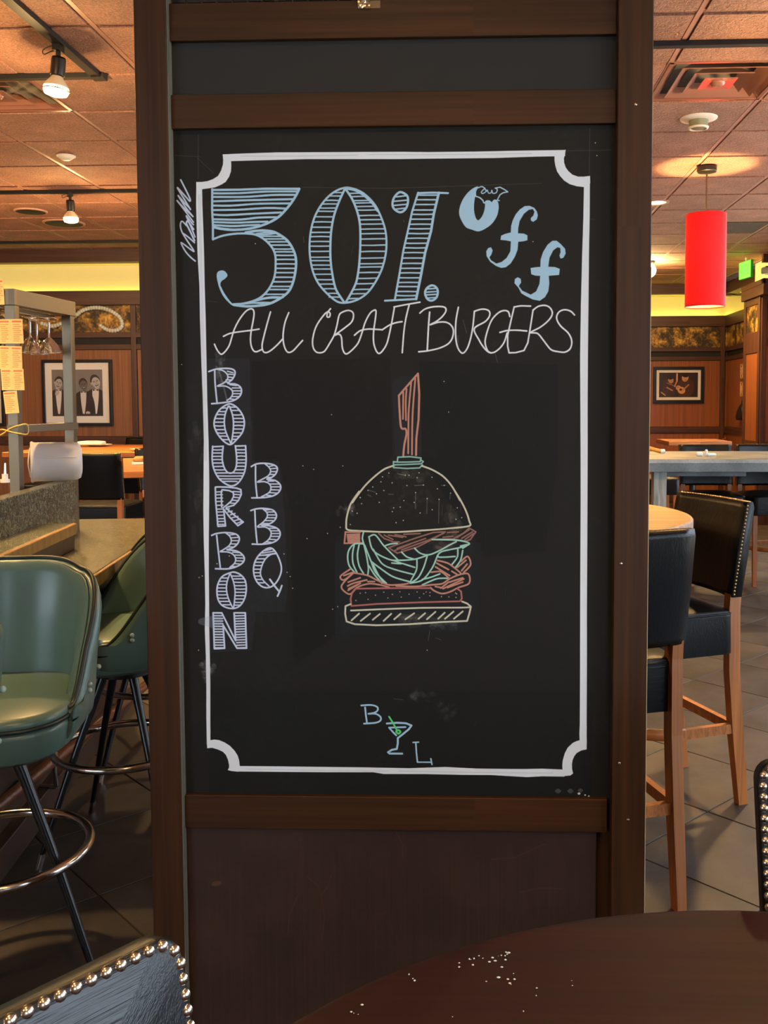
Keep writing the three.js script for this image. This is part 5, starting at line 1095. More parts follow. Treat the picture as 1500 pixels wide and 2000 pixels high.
// ---------------------------------------------------------------- green bucket bar stools; face local +z
function stoolParts(t) {
  // shell: rings of a closed profile at stations round the back
  const N = 40, outer = [], inner = [], topPts = [];
  const reach = 118 * Math.PI / 180;
  const rings = [];
  for (let i = 0; i <= N; i++) {
    const a = -reach + 2 * reach * i / N, k = Math.abs(a) / reach;
    const top = k < 0.34 ? 1.05 - 0.025 * Math.pow(k / 0.34, 4) : 0.735 + 0.29 * Math.pow(Math.cos(Math.min(1, (k - 0.34) / 0.62) * Math.PI / 2), 1.4);
    const sq = 1 + 0.10 * Math.pow(Math.abs(Math.sin(2 * a)), 1.5);           // squarish plan
    const P = (r, y) => { const f = 1 + 0.16 * Math.max(0, (y - 0.74) / 0.32); return [Math.sin(a) * r * sq * f, y, -Math.cos(a) * r * sq * f * (k < 0.5 ? 1.02 : 1)]; };
    const lo = 0.645, th = 0.03 + 0.012 * (1 - k);
    const ro = 0.232, ri = ro - th;
    rings.push([P(ri, lo), P(ri, 0.72), P(ri, (top + 0.72) / 2), P(ri, top - 0.03), P(ri + th * 0.2, top - 0.006), P(ri + th * 0.5, top), P(ro - th * 0.2, top - 0.006), P(ro, top - 0.03), P(ro, (top + 0.72) / 2), P(ro + 0.004, 0.74), P(ro - 0.004, 0.68), P(ro - 0.03, lo)]);
  }
  const liner = rings.map((r) => [r[0], r[1], r[2], r[3], r[4], r[5], r[5].map((v, j) => v * 1), [...r[0]]]);
  const shell = part('shell', loft(rings), M.vinyl, t, 'teal tufted outer shell');
  // inside upholstery sits a little proud of the shell
  const lin = rings.slice(1, -1).map((r) => { const q = (p, d) => { const l = Math.hypot(p[0], p[2]); return [p[0] * (l - d) / l, p[1], p[2] * (l - d) / l]; }; return [q(r[0], 0.012), q(r[1], 0.014), q(r[2], 0.016), q(r[3], 0.012), q(r[4], 0.006), r[4], r[3], r[2], r[1], r[0]]; });
  part('inner_back', loft(lin), M.vinyl, t, 'green inner back');
  part('piping', tube(rings.map((r) => [r[5][0], r[5][1] + 0.002, r[5][2]]), 0.006, 120, 6), M.piping, shell);
  const btn = new THREE.SphereGeometry(0.007, 10, 8);
  for (let i = 4; i <= N - 4; i += 4) for (const f of [0.25, 0.62]) { const r = rings[i], a = r[9], b = r[7]; part('button', btn, M.button, shell).position.set((a[0] + (b[0] - a[0]) * f) * 1.012, a[1] + (b[1] - a[1]) * f, (a[2] + (b[2] - a[2]) * f) * 1.012); }
  // seat cushion
  const ring = (y, s) => Array.from({ length: 40 }, (_, i) => { const a = i / 40 * Math.PI * 2, c = Math.cos(a), d = Math.sin(a), k = 1 / Math.pow(Math.pow(Math.abs(c), 3.2) + Math.pow(Math.abs(d), 3.2), 1 / 3.2); return [c * k * 0.215 * s, y, -(d * k * 0.225 * s) + 0.015]; });
  const seat = part('seat', loft([ring(0.715, 0.97), ring(0.73, 1), ring(0.742, 0.985), ring(0.75, 0.92), ring(0.757, 0.6), ring(0.758, 0.2)]), M.vinyl, t, 'green seat pad');
  part('apron', loft([ring(0.63, 0.86), ring(0.645, 0.95), ring(0.70, 1.0), ring(0.72, 0.99)]), M.vinyl, t);
  part('seat_piping', tube(ring(0.722, 1.0).filter((_, i) => i % 2 === 0), 0.005, 80, 6, true), M.piping, seat);
  part('swivel', cyl(0.09, 0.09, 0.04, 0, 0.59, 0), M.blackTube, t);
  for (let i = 0; i < 4; i++) {
    const a = Math.PI / 4 + i * Math.PI / 2, P = (r, y) => [Math.cos(a) * r, y, Math.sin(a) * r];
    const pts = [P(0.05, 0.63), P(0.062, 0.585), P(0.085, 0.53), P(0.17, 0.33), P(0.285, 0.03)];
    const curve = new THREE.CatmullRomCurve3(pts.map((p) => V(...p)), false, 'centripetal');
    const leg = loft(Array.from({ length: 19 }, (_, k) => { const f = k / 18, c = curve.getPoint(f), tn = curve.getTangent(f), s = V(-Math.sin(a), 0, Math.cos(a)), u = tn.clone().cross(s).normalize(), r = 0.019 - 0.010 * f; return Array.from({ length: 10 }, (_, m) => { const b = m / 10 * Math.PI * 2, p = c.clone().addScaledVector(s, Math.cos(b) * r).addScaledVector(u, Math.sin(b) * r); return [p.x, p.y, p.z]; }); }));
    const l = part('leg', leg, M.blackTube, t); part('foot_cap', rod(P(0.279, 0.045), P(0.294, 0), 0.0105, 10), M.chrome, l);
  }
  for (const c of t.children) if (['shell', 'inner_back', 'seat', 'apron', 'swivel'].includes(c.name)) c.position.y = -0.02;
  part('foot_ring', at(new THREE.TorusGeometry(0.222, 0.0125, 10, 64).rotateX(Math.PI / 2), 0, 0.325, 0), M.chrome, t, 'chrome foot ring');
  return t;
}
let stool0 = null;
function stool(label, [x, z], turn, legTurn = 0) {
  let t;
  if (!stool0) { t = stool0 = thing('bucket_stool', label, 'bar stool', [x, 0, z], turn, 'green bucket stools along the bar'); stoolParts(t); }
  else { t = stool0.clone(); t.name = numbered('bucket_stool'); scene.add(t); t.position.set(x, 0, z); t.rotation.set(0, turn, 0); t.userData = {}; tag(t, label, 'bar stool', 'green bucket stools along the bar'); }
  for (const c of t.children) if (c.name === 'leg') c.rotation.y = legTurn - turn;     // the seat swivels on its legs
  return t;
}
stool('green bucket stool swivelled away from the bar, its seat and inner back in view', [-1.21, -2.29], 0.18, 0.55);
stool('green bucket stool beside the partition, tufted teal shell turned to the bar', [-1.155, -3.03], -1.02, 0.0);
stool('green bucket stool farther along the bar, mostly hidden by the tufted one', [-1.3, -3.76], -1.8, 0.3);
stool('green bucket stool past the bar end, only its shell edge showing', [-1.148, -1.63], -1.3, 0.2);

// ---------------------------------------------------------------- granite bar; runs along u, about 7 degrees off the room's length
const BAR = Math.atan2(0.124, 0.992);      // turn of the bar
{
  const b = thing('bar_counter', 'granite-topped bar counter with wood edge and raised service ledge', 'bar', [-1.293, 0, -3.504], BAR);
  // local: z runs along the bar (negative = away), x = 0 at the drinkers' edge, x < 0 behind it
  part('worktop', uvm(between(-0.62, -0.012, 0.862, 0.9, -1.02, 0.85, 0.004)), M.granite, b, 'speckled granite top');
  part('front_edge', uvm(between(-0.014, 0, 0.852, 0.897, -1.02, 0.85, 0.004)), M.counterEdge, b, 'golden wood edge');
  part('front_panel', uvm(between(-0.6, -0.28, 0.1, 0.862, -1.0, 0.85, 0.004)), M.barWood, b);
  part('plinth', between(-0.58, -0.24, 0, 0.1, -1.0, 0.85, 0.004), M.barWood, b);
  part('upper_slab', uvm(between(-0.40, -0.232, 0.962, 1.0, -0.05, 0.85, 0.005)), M.granite, b, 'raised granite slab');
  part('upper_edge', uvm(between(-0.234, -0.215, 0.958, 1.001, -0.052, 0.85, 0.006)), M.counterEdge, b, 'golden rounded slab edge');
  part('upper_riser', uvm(between(-0.39, -0.225, 0.9, 0.962, -0.05, 0.85, 0.003)), M.barWood, b);
  const sh = new THREE.Shape(); sh.moveTo(-0.85, 0.9); sh.lineTo(0.53, 0.9); sh.lineTo(0.53, 1.09); sh.quadraticCurveTo(0.53, 1.13, 0.49, 1.13); sh.lineTo(-0.85, 1.13); sh.closePath();
  const led = new THREE.ExtrudeGeometry(sh, { depth: 0.045, bevelEnabled: true, bevelSize: 0.003, bevelThickness: 0.003, bevelSegments: 1, curveSegments: 6 }); led.rotateY(Math.PI / 2); led.translate(-0.355 - 0.045, 0, 0);
  part('splash_wall', uvm(led), M.granite, b, 'upright speckled granite splash wall with a rounded corner');
  part('back_worktop', uvm(between(-1.3, -0.45, 0.86, 0.9, -1.0, 0.85)), M.granite, b);
  part('back_panel', uvm(between(-1.25, -0.6, 0, 0.86, -0.95, 0.85)), M.barWood, b);
}
{
  const r = thing('foot_rail', 'brown wooden foot rail along the bar base', 'foot rail', [0, 0, 0]);
  part('rail', rod([-1.5, 0.2, -2.2], [-1.46, 0.2, -4.3], 0.02, 12), M.footRail, r);
  for (const z of [-2.4, -3.2, -4.1]) part('bracket', [rod([-1.48, 0.2, z], [-1.51 + (z + 3.5) * 0.1, 0.1, z - 0.02], 0.009), rod([-1.51 + (z + 3.5) * 0.1, 0.1, z - 0.02], [-1.62 + (z + 3.5) * 0.12, 0.1, z - 0.02], 0.009)], M.chrome, r);
}
// glass rack of square tube standing behind the splash wall
{
  const t = thing('glass_rack', 'square steel tube rack holding upside-down wine glasses over the bar', 'rack', [-1.777, 0, -3.6]);
  const q = 0.04;
  const post = (x, z, y0, y1) => rbox(q, y1 - y0, q, x, (y0 + y1) / 2, z, 0.002);
  part('post', post(0, 0, 0.9, 1.832), M.rackMetal, t); part('post', post(0.024, -0.45, 0.9, 1.842), M.rackMetal, t);
  part('post', post(-0.42, 0, 0.9, 1.832), M.rackMetal, t); part('post', post(-0.40, -0.45, 0.9, 1.832), M.rackMetal, t);
  const beam = (a, b, h) => { const d = Math.hypot(b[0] - a[0], b[2] - a[2]), g = rbox(0.045, h, d + 0.045, 0, 0, 0, 0.002); g.rotateY(Math.atan2(b[0] - a[0], b[2] - a[2])); return at(g, (a[0] + b[0]) / 2, a[1], (a[2] + b[2]) / 2); };
  part('top_beam', beam([0, 1.863, 0], [0.027, 1.863, -0.45], 0.062), M.rackMetal, t);
  part('top_beam', beam([-0.42, 1.863, 0], [-0.4, 1.863, -0.45], 0.062), M.rackMetal, t);
  part('top_beam', beam([0, 1.863, 0], [-0.42, 1.863, 0], 0.062), M.rackMetal, t);
  part('top_beam', beam([0.024, 1.863, -0.45], [-0.4, 1.863, -0.45], 0.062), M.rackMetal, t);
  part('cross_rail', beam([0, 1.357, 0], [0.026, 1.357, -0.45], 0.03), M.rackMetal, t);
  for (let i = 0; i < 4; i++) part('hanger', [rbox(0.012, 0.02, 0.42, -0.03 - 0.07 * i, 1.825, -0.22, 0.002), rbox(0.03, 0.004, 0.42, -0.03 - 0.07 * i, 1.813, -0.22, 0.001)], M.rackMetal, t);
}
{
  const wine = lathe([[0.0, 0.006], [0.033, 0.0035], [0.034, 0.0], [0.033, -0.001], [0.006, -0.006], [0.0042, -0.02], [0.0036, -0.06], [0.0055, -0.078], [0.018, -0.088], [0.036, -0.112], [0.050, -0.142], [0.0485, -0.142], [0.034, -0.112], [0.016, -0.09], [0.0, -0.082]], 28);
  const rim = new THREE.TorusGeometry(0.0495, 0.001, 6, 32).rotateX(Math.PI / 2);
  for (const [x, z, l] of [[-1.812, -3.82, 'clear stemmed glass hanging upside down, between the tickets and its neighbour'], [-1.752, -3.86, 'clear stemmed glass hanging upside down, next to the far rack post'], [-1.858, -3.71, 'clear stemmed glass hanging upside down, partly behind the square ticket'], [-1.842, -3.945, 'clear stemmed glass hanging upside down, at the back of the rack']]) {
    const g = thing('wine_glass', l, 'wine glass', [x, 1.806, z], 0, 'wine glasses hanging in the rack');
    part('bowl_and_stem', wine, M.drink, g); part('rim', at(rim.clone(), 0, -0.142, 0), M.drink, g);
  }
}
// order tickets clipped to the near post
{
  const cvs = (w, h, two) => { const c = document.createElement('canvas'); c.width = w; c.height = h; const x = c.getContext('2d'); x.fillStyle = 'rgb(238,206,140)'; x.fillRect(0, 0, w, h); let s = 7; const r = () => (s = (s * 16807) % 2147483647) / 2147483647; for (const o of two ? [0, 0.52] : [0]) { x.fillStyle = 'rgb(214,120,84)'; x.fillRect(w * (o + 0.05), h * 0.06, w * (two ? 0.38 : 0.8), h * 0.07); for (let i = 0; i < 9; i++) { x.fillStyle = 'rgba(196,140,80,0.75)'; x.fillRect(w * (o + 0.05 + r() * 0.04), h * (0.2 + i * 0.085), w * (two ? 0.18 + r() * 0.2 : 0.4 + r() * 0.4), h * 0.035); } } const t = new THREE.CanvasTexture(c); t.colorSpace = THREE.SRGBColorSpace; return t; };
  const m2 = std('double ticket', new THREE.Color(1, 1, 1), 0.85, { map: cvs(128, 128, true) }), m1 = std('single ticket', new THREE.Color(1, 1, 1), 0.85, { map: cvs(96, 144, false) });
  const ticket = (x0, x1, y0, y1, tilt, m, label) => {
    const w = x1 - x0, h = y1 - y0, g = new THREE.PlaneGeometry(w, h, 6, 6), p = g.attributes.position;
    for (let i = 0; i < p.count; i++) p.setZ(i, 0.004 * Math.cos(p.getX(i) / w * 2.6) + 0.002 * Math.sin(p.getY(i) / h * 4));
    g.computeVertexNormals(); const back = g.clone(); back.translate(0, 0, -0.0004);
    const t = solo('order_ticket', [g, back], m, label, 'ticket', 'order tickets on the rack post'); t.position.set((x0 + x1) / 2, (y0 + y1) / 2, -3.574); t.rotation.z = tilt;
  };
  ticket(-1.87, -1.792, 1.833, 1.93, 0, m2, 'yellow order ticket at the rack beam, topmost of the column');
  ticket(-1.815, -1.722, 1.685, 1.777, 0, m2, 'square yellow ticket level with the hanging glass bowls');
  ticket(-1.817, -1.729, 1.587, 1.675, -0.03, m2, 'slightly tilted yellow ticket under the square one');
  ticket(-1.813, -1.724, 1.507, 1.588, 0, m2, 'yellow ticket overlapping the tilted one from below');
  ticket(-1.804, -1.75, 1.418, 1.503, 0.06, m1, 'narrow yellow ticket hanging lowest on the rack post');
}
{
  const t = thing('rubber_band', 'yellow rubber band looped around the steel rack post', 'rubber band', [-1.777, 1.352, -3.6]);
  part('loop', tube([[0.03, 0.02, 0.03], [-0.01, 0.006, 0.028], [-0.036, -0.012, 0.026], [-0.055, -0.018, 0.024], [-0.06, -0.004, 0.026], [-0.04, 0.004, 0.028], [0.0, -0.006, 0.028], [0.032, -0.012, 0.03], [0.034, -0.012, -0.03], [0.034, 0.02, -0.03]], 0.0028, 60, 6, true), std('yellow rubber', srgb(226, 190, 100), 0.6), t);
}
// cloudy plastic tub lying on the splash wall
{
  const t = thing('plastic_tub', 'cloudy plastic tub lying on its side atop the granite splash wall', 'tub', [-1.735, 1.215, -3.86], 0.45);
  const g = lathe([[0, 0.10], [0.05, 0.099], [0.07, 0.094], [0.077, 0.082], [0.08, 0.06], [0.081, -0.085], [0.0835, -0.088], [0.0835, -0.098], [0.079, -0.1], [0.077, -0.098], [0.076, -0.085], [0.074, 0.06], [0.068, 0.085], [0, 0.09]], 40).rotateZ(-Math.PI / 2);
  part('wall', g, M.frosted, t);
  part('rim', at(new THREE.TorusGeometry(0.082, 0.0035, 8, 40).rotateY(Math.PI / 2), -0.094, 0, 0), M.frosted, t);
  part('seam', rbox(0.16, 0.002, 0.004, -0.005, 0.02, 0.0785, 0.001), M.frosted, t);
  part('handle', tube([[-0.1, 0.06, 0.03], [-0.108, 0.0, 0.06], [-0.1, -0.06, 0.04]], 0.003, 20, 6), M.frosted, t);
}
{
  const t = thing('pourer_bottle', 'small clear bottle with pour spout behind the granite wall', 'bottle', [-1.748, 0.9, -3.45]);
  part('bottle', lathe([[0, 0], [0.03, 0], [0.031, 0.01], [0.031, 0.19], [0.02, 0.235], [0.012, 0.255], [0.012, 0.27], [0, 0.27]], 24), M.glass, t);
  part('collar', cyl(0.017, 0.017, 0.012, 0, 0.262, 0), M.white, t); part('cap', cyl(0.011, 0.011, 0.02, 0, 0.274, 0), M.white, t);
  part('spout', rod([0, 0.29, 0], [0.002, 0.335, 0], 0.006, 8, 0.0035), M.chrome, t);
}
// ---------------------------------------------------------------- tables beyond the bar
function highTable(label, x0, x1, z0, z1, wood, edge) {
  const t = thing('high_table', label, 'table', [(x0 + x1) / 2, 0, (z0 + z1) / 2]);
  const w = x1 - x0, d = z1 - z0;
  part('tabletop', uvm(rbox(w, 0.045, d, 0, 1.0275, 0, 0.006), 'x'), wood, t);
  part('column', cyl(0.035, 0.035, 1.0, 0, 0.01, 0), edge, t); part('base', lathe([[0, 0], [0.28, 0], [0.28, 0.015], [0.06, 0.04], [0, 0.04]], 28), edge, t);
  return t;
}
highTable('orange wood high table set with plates under the framed tuxedo picture', -3.95, -2.55, -9.2, -7.75, M.beech, M.blackTube);
highTable('orange wood high table with stacked menus next to the blue-sheened chair', -2.38, -1.48, -7.1, -5.7, M.beech, M.rackMetal).rotation.y = 0.362;
highTable('orange wood high table catching lamp light below the sepia picture', 1.98, 2.62, -10.4, -9.75, M.beech, M.blackTube);
const plateGeo = lathe([[0, 0.004], [0.07, 0.004], [0.085, 0.008], [0.125, 0.018], [0.126, 0.02], [0.085, 0.012], [0.07, 0.008], [0, 0.008]], 32);
function plate(label, x, y, z) { solo('plate', plateGeo, M.plate, label, 'plate').position.set(x, y, z); }
plate('white plate under a folded napkin on the orange table', -3.55, 1.05, -8.8); plate('white plate at the table end beside the partition', -2.8, 1.05, -7.95);
{
  const n = solo('folded_napkin', padGeo(0.24, 0.12, 0.03, 0.02, 0.008).rotateX(-Math.PI / 2), M.plate, 'rolled cream napkin laid on the white plate', 'napkin'); n.position.set(-3.58, 1.085, -8.72);
  for (const [i, y] of [[0, 1.06], [1, 1.083]]) { const b = solo('menu', uvm(rbox(0.2, 0.02, 0.28, 0, 0, 0, 0.004)), i ? M.pine : M.plate, i ? 'tan menu on top of the pale one on the orange table' : 'pale menu lying directly on the orange high table', 'menu'); b.position.set(-2.2 + i * 0.01, y, -6.3); b.rotation.y = 0.3; }
}
// ---------------------------------------------------------------- grey communal table
{
  const t = thing('communal_table', 'long grey painted bar-height communal table under the red pendant', 'table', [2.0, 0, -7.27]);
  part('tabletop', uvm(rbox(2.2, 0.03, 1.08, 0.05, 1.035, 0, 0.003), 'x'), M.steelTable, t);
  part('apron_edge', uvm(rbox(2.2, 0.062, 0.05, 0.05, 0.99, 0.512, 0.003), 'x'), M.steelEdge, t, 'blue-grey scuffed edge');
  part('apron_edge', uvm(rbox(2.2, 0.062, 0.05, 0.05, 0.99, -0.512, 0.003), 'x'), M.steelEdge, t);
  part('under_rail', uvm(rbox(0.6, 0.04, 0.05, -0.36, 0.94, 0.4, 0.003), 'x'), M.steelEdge, t);
  for (const [x, z] of [[-0.675, 0.42], [0.85, 0.42], [-0.675, -0.42], [0.85, -0.42]]) part('leg', rbox(0.092, 1.0, 0.092, x, 0.5, z, 0.004), M.steelTable, t);
  const crumple = solo('crumpled_napkin', [rbox(0.05, 0.03, 0.03, -0.05, 0.015, 0, 0.012, 2), rbox(0.07, 0.02, 0.03, 0.035, 0.012, 0.01, 0.009, 2).rotateY(0.3), rbox(0.02, 0.05, 0.02, 0, 0.025, 0, 0.009, 2)], M.paper, 'crumpled white napkin on the grey communal table', 'napkin'); crumple.position.set(1.72, 1.05, -7.1);
  const b = thing('shaker', 'orange and white shaker lying on the grey table beside the partition', 'shaker', [1.44, 1.066, -7.5], 0.2);
  part('bottle', rod([-0.09, 0.03, 0], [0.02, 0.0, 0], 0.016, 14), std('orange plastic', srgb(230, 150, 40), 0.4), b); part('cap', rod([0.02, 0, 0], [0.055, 0, 0], 0.017, 14), M.paper, b);
}

// ---------------------------------------------------------------- ceiling fixtures
{
  const t = thing('lighting_track', 'black track running along the ceiling over the bar, ending in a corner', 'light track', [0, CEIL, 0]);
  part('rail', between(-1.945, -1.895, -0.034, -0.009, -4.89, -1.2, 0.002), M.track, t); part('rail', between(-6.0, -1.9, -0.034, -0.009, -4.885, -4.845, 0.002), M.track, t);
  part('end_cap', between(-1.95, -1.88, -0.037, -0.009, -4.905, -4.845, 0.003), M.track, t);
  for (const [name, label, x0, x1, z] of [['lighting_track', 'black track across the ceiling between the bar and the speakers', -6.5, -0.9, -7.46], ['lighting_track', 'thin black track across the ceiling close to the yellow cove', -6.5, -0.9, -9.77], ['lighting_track', 'black track across the textured ceiling beside the square vent', 0.2, 3.4, -4.594]]) { const k = thing(name, label, 'light track', [0, CEIL, z]); part('rail', between(x0, x1, -0.034, -0.009, -0.02, 0.02, 0.002), M.track, k); for (const x of [x0, x1]) part('end_cap', rbox(0.03, 0.03, 0.046, x, -0.022, 0, 0.003), M.track, k); }
}
function trackHead(label, [x, z], tilt, turn, power) {
  const t = thing('track_spotlight', label, 'spotlight', [x, CEIL - 0.034, z], turn);
  part('adapter', rbox(0.035, 0.03, 0.06, 0, -0.013, 0, 0.003), M.lampBlack, t);
  part('stem', rod([0, -0.02, 0], [0, -0.075, 0], 0.011, 12), M.lampBlack, t);
  const h = new THREE.Group(); h.name = 'head'; h.position.set(0, -0.075, 0); h.rotation.z = tilt; t.add(h);
  part('lampholder', lathe([[0, 0.02], [0.03, 0.02], [0.033, 0.01], [0.033, -0.06], [0.028, -0.066], [0, -0.066]], 24), M.lampBlack, h);
  part('bulb_neck', lathe([[0.02, -0.06], [0.03, -0.075], [0.05, -0.1], [0.056, -0.115]], 24), std('bulb glass', srgb(230, 210, 170), 0.25), h);
  part('bulb', lathe([[0.056, -0.115], [0.058, -0.13], [0.05, -0.148], [0.025, -0.156], [0, -0.158]], 24), glow('bulb glow', new THREE.Color(1, 0.72, 0.3), 9), h);
  part('bulb_ring', at(new THREE.TorusGeometry(0.057, 0.003, 8, 32).rotateX(Math.PI / 2), 0, -0.128, 0), M.chrome, h);
  part('wire', tube([[0.02, 0.0, 0], [-0.03, -0.01, 0.02], [-0.065, -0.03, 0.02], [-0.06, -0.045, 0.02], [-0.03, -0.03, 0.01], [-0.005, -0.02, 0]], 0.0025, 30, 6), M.lampBlack, t);
  const s = new THREE.SpotLight(WARM, power, 0, 0.95, 0.6, 2); s.position.set(0, -0.165, 0); s.shadow.radius = 2.4; s.castShadow = true; h.add(s); s.target.position.set(0, -1, 0); h.add(s.target);
  const p = new THREE.PointLight(WARM, power * 0.16); p.position.set(0, -0.14, 0); p.shadow.radius = 2; h.add(p);
}
trackHead('glowing track spotlight on the corner track over the bar', [-1.925, -4.42], -0.12, 0, LAMP.track);
trackHead('glowing track spotlight in front of the round ceiling speakers', [-3.185, -7.46], 0.02, 0.6, LAMP.track);
for (const [x, z, l] of [[-1.92, -2.75, 'track spotlight over the near end of the bar'], [-3.4, -4.865, 'track spotlight on the crossing track over the bar'], [-2.0, -7.46, 'track spotlight hidden above the partition by the tables'], [-4.6, -7.46, 'track spotlight over the tables near the wall'], [1.6, -4.594, 'track spotlight on the track beside the square vent']]) trackHead(l, [x, z], z > -3 ? -0.42 : (rnd() - 0.5) * 0.3, z > -3 ? 0 : rnd() * 3, LAMP.track);
function vent(label, x, z) {
  const t = thing('ceiling_vent', label, 'vent', [x, CEIL, z]);
  const frame = (a, b, y0, y1) => flat(loft([[[-a, y0, a], [a, y0, a], [a, y0, -a], [-a, y0, -a]], [[-b, y1, b], [b, y1, b], [b, y1, -b], [-b, y1, -b]], [[-b, y1 + 0.004, b], [b, y1 + 0.004, b], [b, y1 + 0.004, -b], [-b, y1 + 0.004, -b]], [[-a, y0 + 0.004, a], [a, y0 + 0.004, a], [a, y0 + 0.004, -a], [-a, y0 + 0.004, -a]], [[-a, y0, a], [a, y0, a], [a, y0, -a], [-a, y0, -a]]], false));
  part('duct', [box(0.56, 0.004, 0.56, 0, 0.3, 0), box(0.56, 0.29, 0.004, 0, 0.155, 0.28), box(0.56, 0.29, 0.004, 0, 0.155, -0.28), box(0.004, 0.29, 0.56, 0.28, 0.155, 0), box(0.004, 0.29, 0.56, -0.28, 0.155, 0)], M.duct, t);
  part('frame', frame(0.30, 0.255, -0.006, 0.02), M.vent, t); part('louvre', frame(0.232, 0.175, -0.012, 0.028), M.vent, t); part('louvre', frame(0.152, 0.1, -0.012, 0.026), M.vent, t);
  part('plate', flat(frame(0.085, 0.0, -0.014, -0.008)), M.vent, t); part('knob', lathe([[0, -0.026], [0.03, -0.024], [0.04, -0.012], [0.042, 0]], 20), M.vent, t);
  part('flange', [box(0.61, 0.006, 0.02, 0, -0.004, 0.297), box(0.61, 0.006, 0.02, 0, -0.004, -0.297), box(0.02, 0.006, 0.61, 0.297, -0.004, 0), box(0.02, 0.006, 0.61, -0.297, -0.004, 0)], M.vent, t);
}
vent('square reddish louvred ceiling vent near the smoke detector', 1.2856, -5.1845); vent('square louvred ceiling vent next to the corner track', -2.614, -5.1845);
{
  const t = thing('smoke_detector', 'white round smoke detector on the textured ceiling', 'smoke detector', [1.335, CEIL - 0.009, -5.815]);
  part('base', lathe([[0, -0.016], [0.08, -0.014], [0.108, -0.004], [0.11, 0]], 36), M.white, t); part('sensor', lathe([[0, -0.06], [0.04, -0.058], [0.052, -0.05], [0.058, -0.014]], 30), std('grey sensor', srgb(120, 120, 96), 0.5), t); part('ring', lathe([[0.048, -0.062], [0.058, -0.06], [0.06, -0.052], [0.048, -0.052]], 30), M.white, t);
  const s = thing('sprinkler_cover', 'white dome sprinkler cover on the brown ceiling', 'sprinkler', [-2.771, CEIL - 0.009, -6.443]);
  part('dome', lathe([[0, -0.03], [0.03, -0.027], [0.05, -0.012], [0.055, 0]], 28), M.white, s); part('rim', lathe([[0.05, -0.006], [0.062, -0.005], [0.063, 0]], 28), M.white, s);
  for (const [x, z, r, l] of [[-3.869, -8.235, 0.14, 'dark round ceiling speaker, smaller of two by the spotlight'], [-3.815, -8.785, 0.19, 'large round ceiling speaker with a pale rim']]) { const k = thing('ceiling_speaker', l, 'speaker', [x, CEIL - 0.009, z]); part('grille', lathe([[0, -0.012], [r * 0.88, -0.010], [r * 0.9, 0]], 36), M.track, k); part('rim', lathe([[r * 0.88, -0.012], [r * 0.98, -0.012], [r, 0]], 36), M.grid, k); }
  const d = thing('recessed_downlight', 'glowing recessed ceiling light at the partition edge', 'ceiling light', [1.545, CEIL - 0.009, -8.2]);
  part('lens', lathe([[0, -0.004], [0.075, -0.004], [0.08, 0]], 28), glow('downlight glow', new THREE.Color(1, 0.68, 0.25), 3), d); part('trim_ring', lathe([[0.078, -0.006], [0.1, -0.006], [0.104, 0]], 32), M.grid, d);
  for (const [x, z, l] of [[-0.9, 1.0, 'recessed ceiling light behind the table, bar side'], [0.9, 0.6, 'recessed ceiling light behind the table, window side'], [-0.2, -0.55, 'recessed ceiling light over the mahogany table'], [2.6, -11.2, 'recessed ceiling light before the far wood wall']]) {
    const e = thing('recessed_downlight', l, 'ceiling light', [x, CEIL - 0.009, z]);
    part('lens', lathe([[0, -0.004], [0.075, -0.004], [0.08, 0]], 28), glow('downlight glow', new THREE.Color(1, 0.68, 0.25), 3), e); part('trim_ring', lathe([[0.078, -0.006], [0.1, -0.006], [0.104, 0]], 32), M.grid, e);
    const q = new THREE.SpotLight(WARM, z > -3 ? LAMP.near : LAMP.down, 0, 1.2, 0.6); q.position.set(0, -0.02, 0); q.shadow.radius = 3; q.castShadow = true; e.add(q); q.target.position.set(0, -1, 0); e.add(q.target);
  }
  const sp = new THREE.SpotLight(WARM, LAMP.down, 0, 1.1, 0.6); sp.position.set(0, -0.02, 0); sp.shadow.radius = 3; d.add(sp); sp.target.position.set(0, -1, 0); d.add(sp.target);
}
// globe lamp before the far wall
{
  const t = thing('globe_ceiling_lamp', 'glowing globe ceiling lamp peeking out at the partition edge', 'ceiling light', [2.1, CEIL - 0.009, -11.6]);
  part('canopy', lathe([[0, -0.03], [0.06, -0.028], [0.07, 0]], 24), M.lampBlack, t); part('globe', at(new THREE.SphereGeometry(0.085, 24, 16), 0, -0.11, 0), glow('globe glow', new THREE.Color(1, 0.7, 0.32), 4), t);
  const p = new THREE.PointLight(WARM, LAMP.down * 0.36); p.position.set(0, -0.11, 0); p.shadow.radius = 4; p.castShadow = true; t.add(p);
}
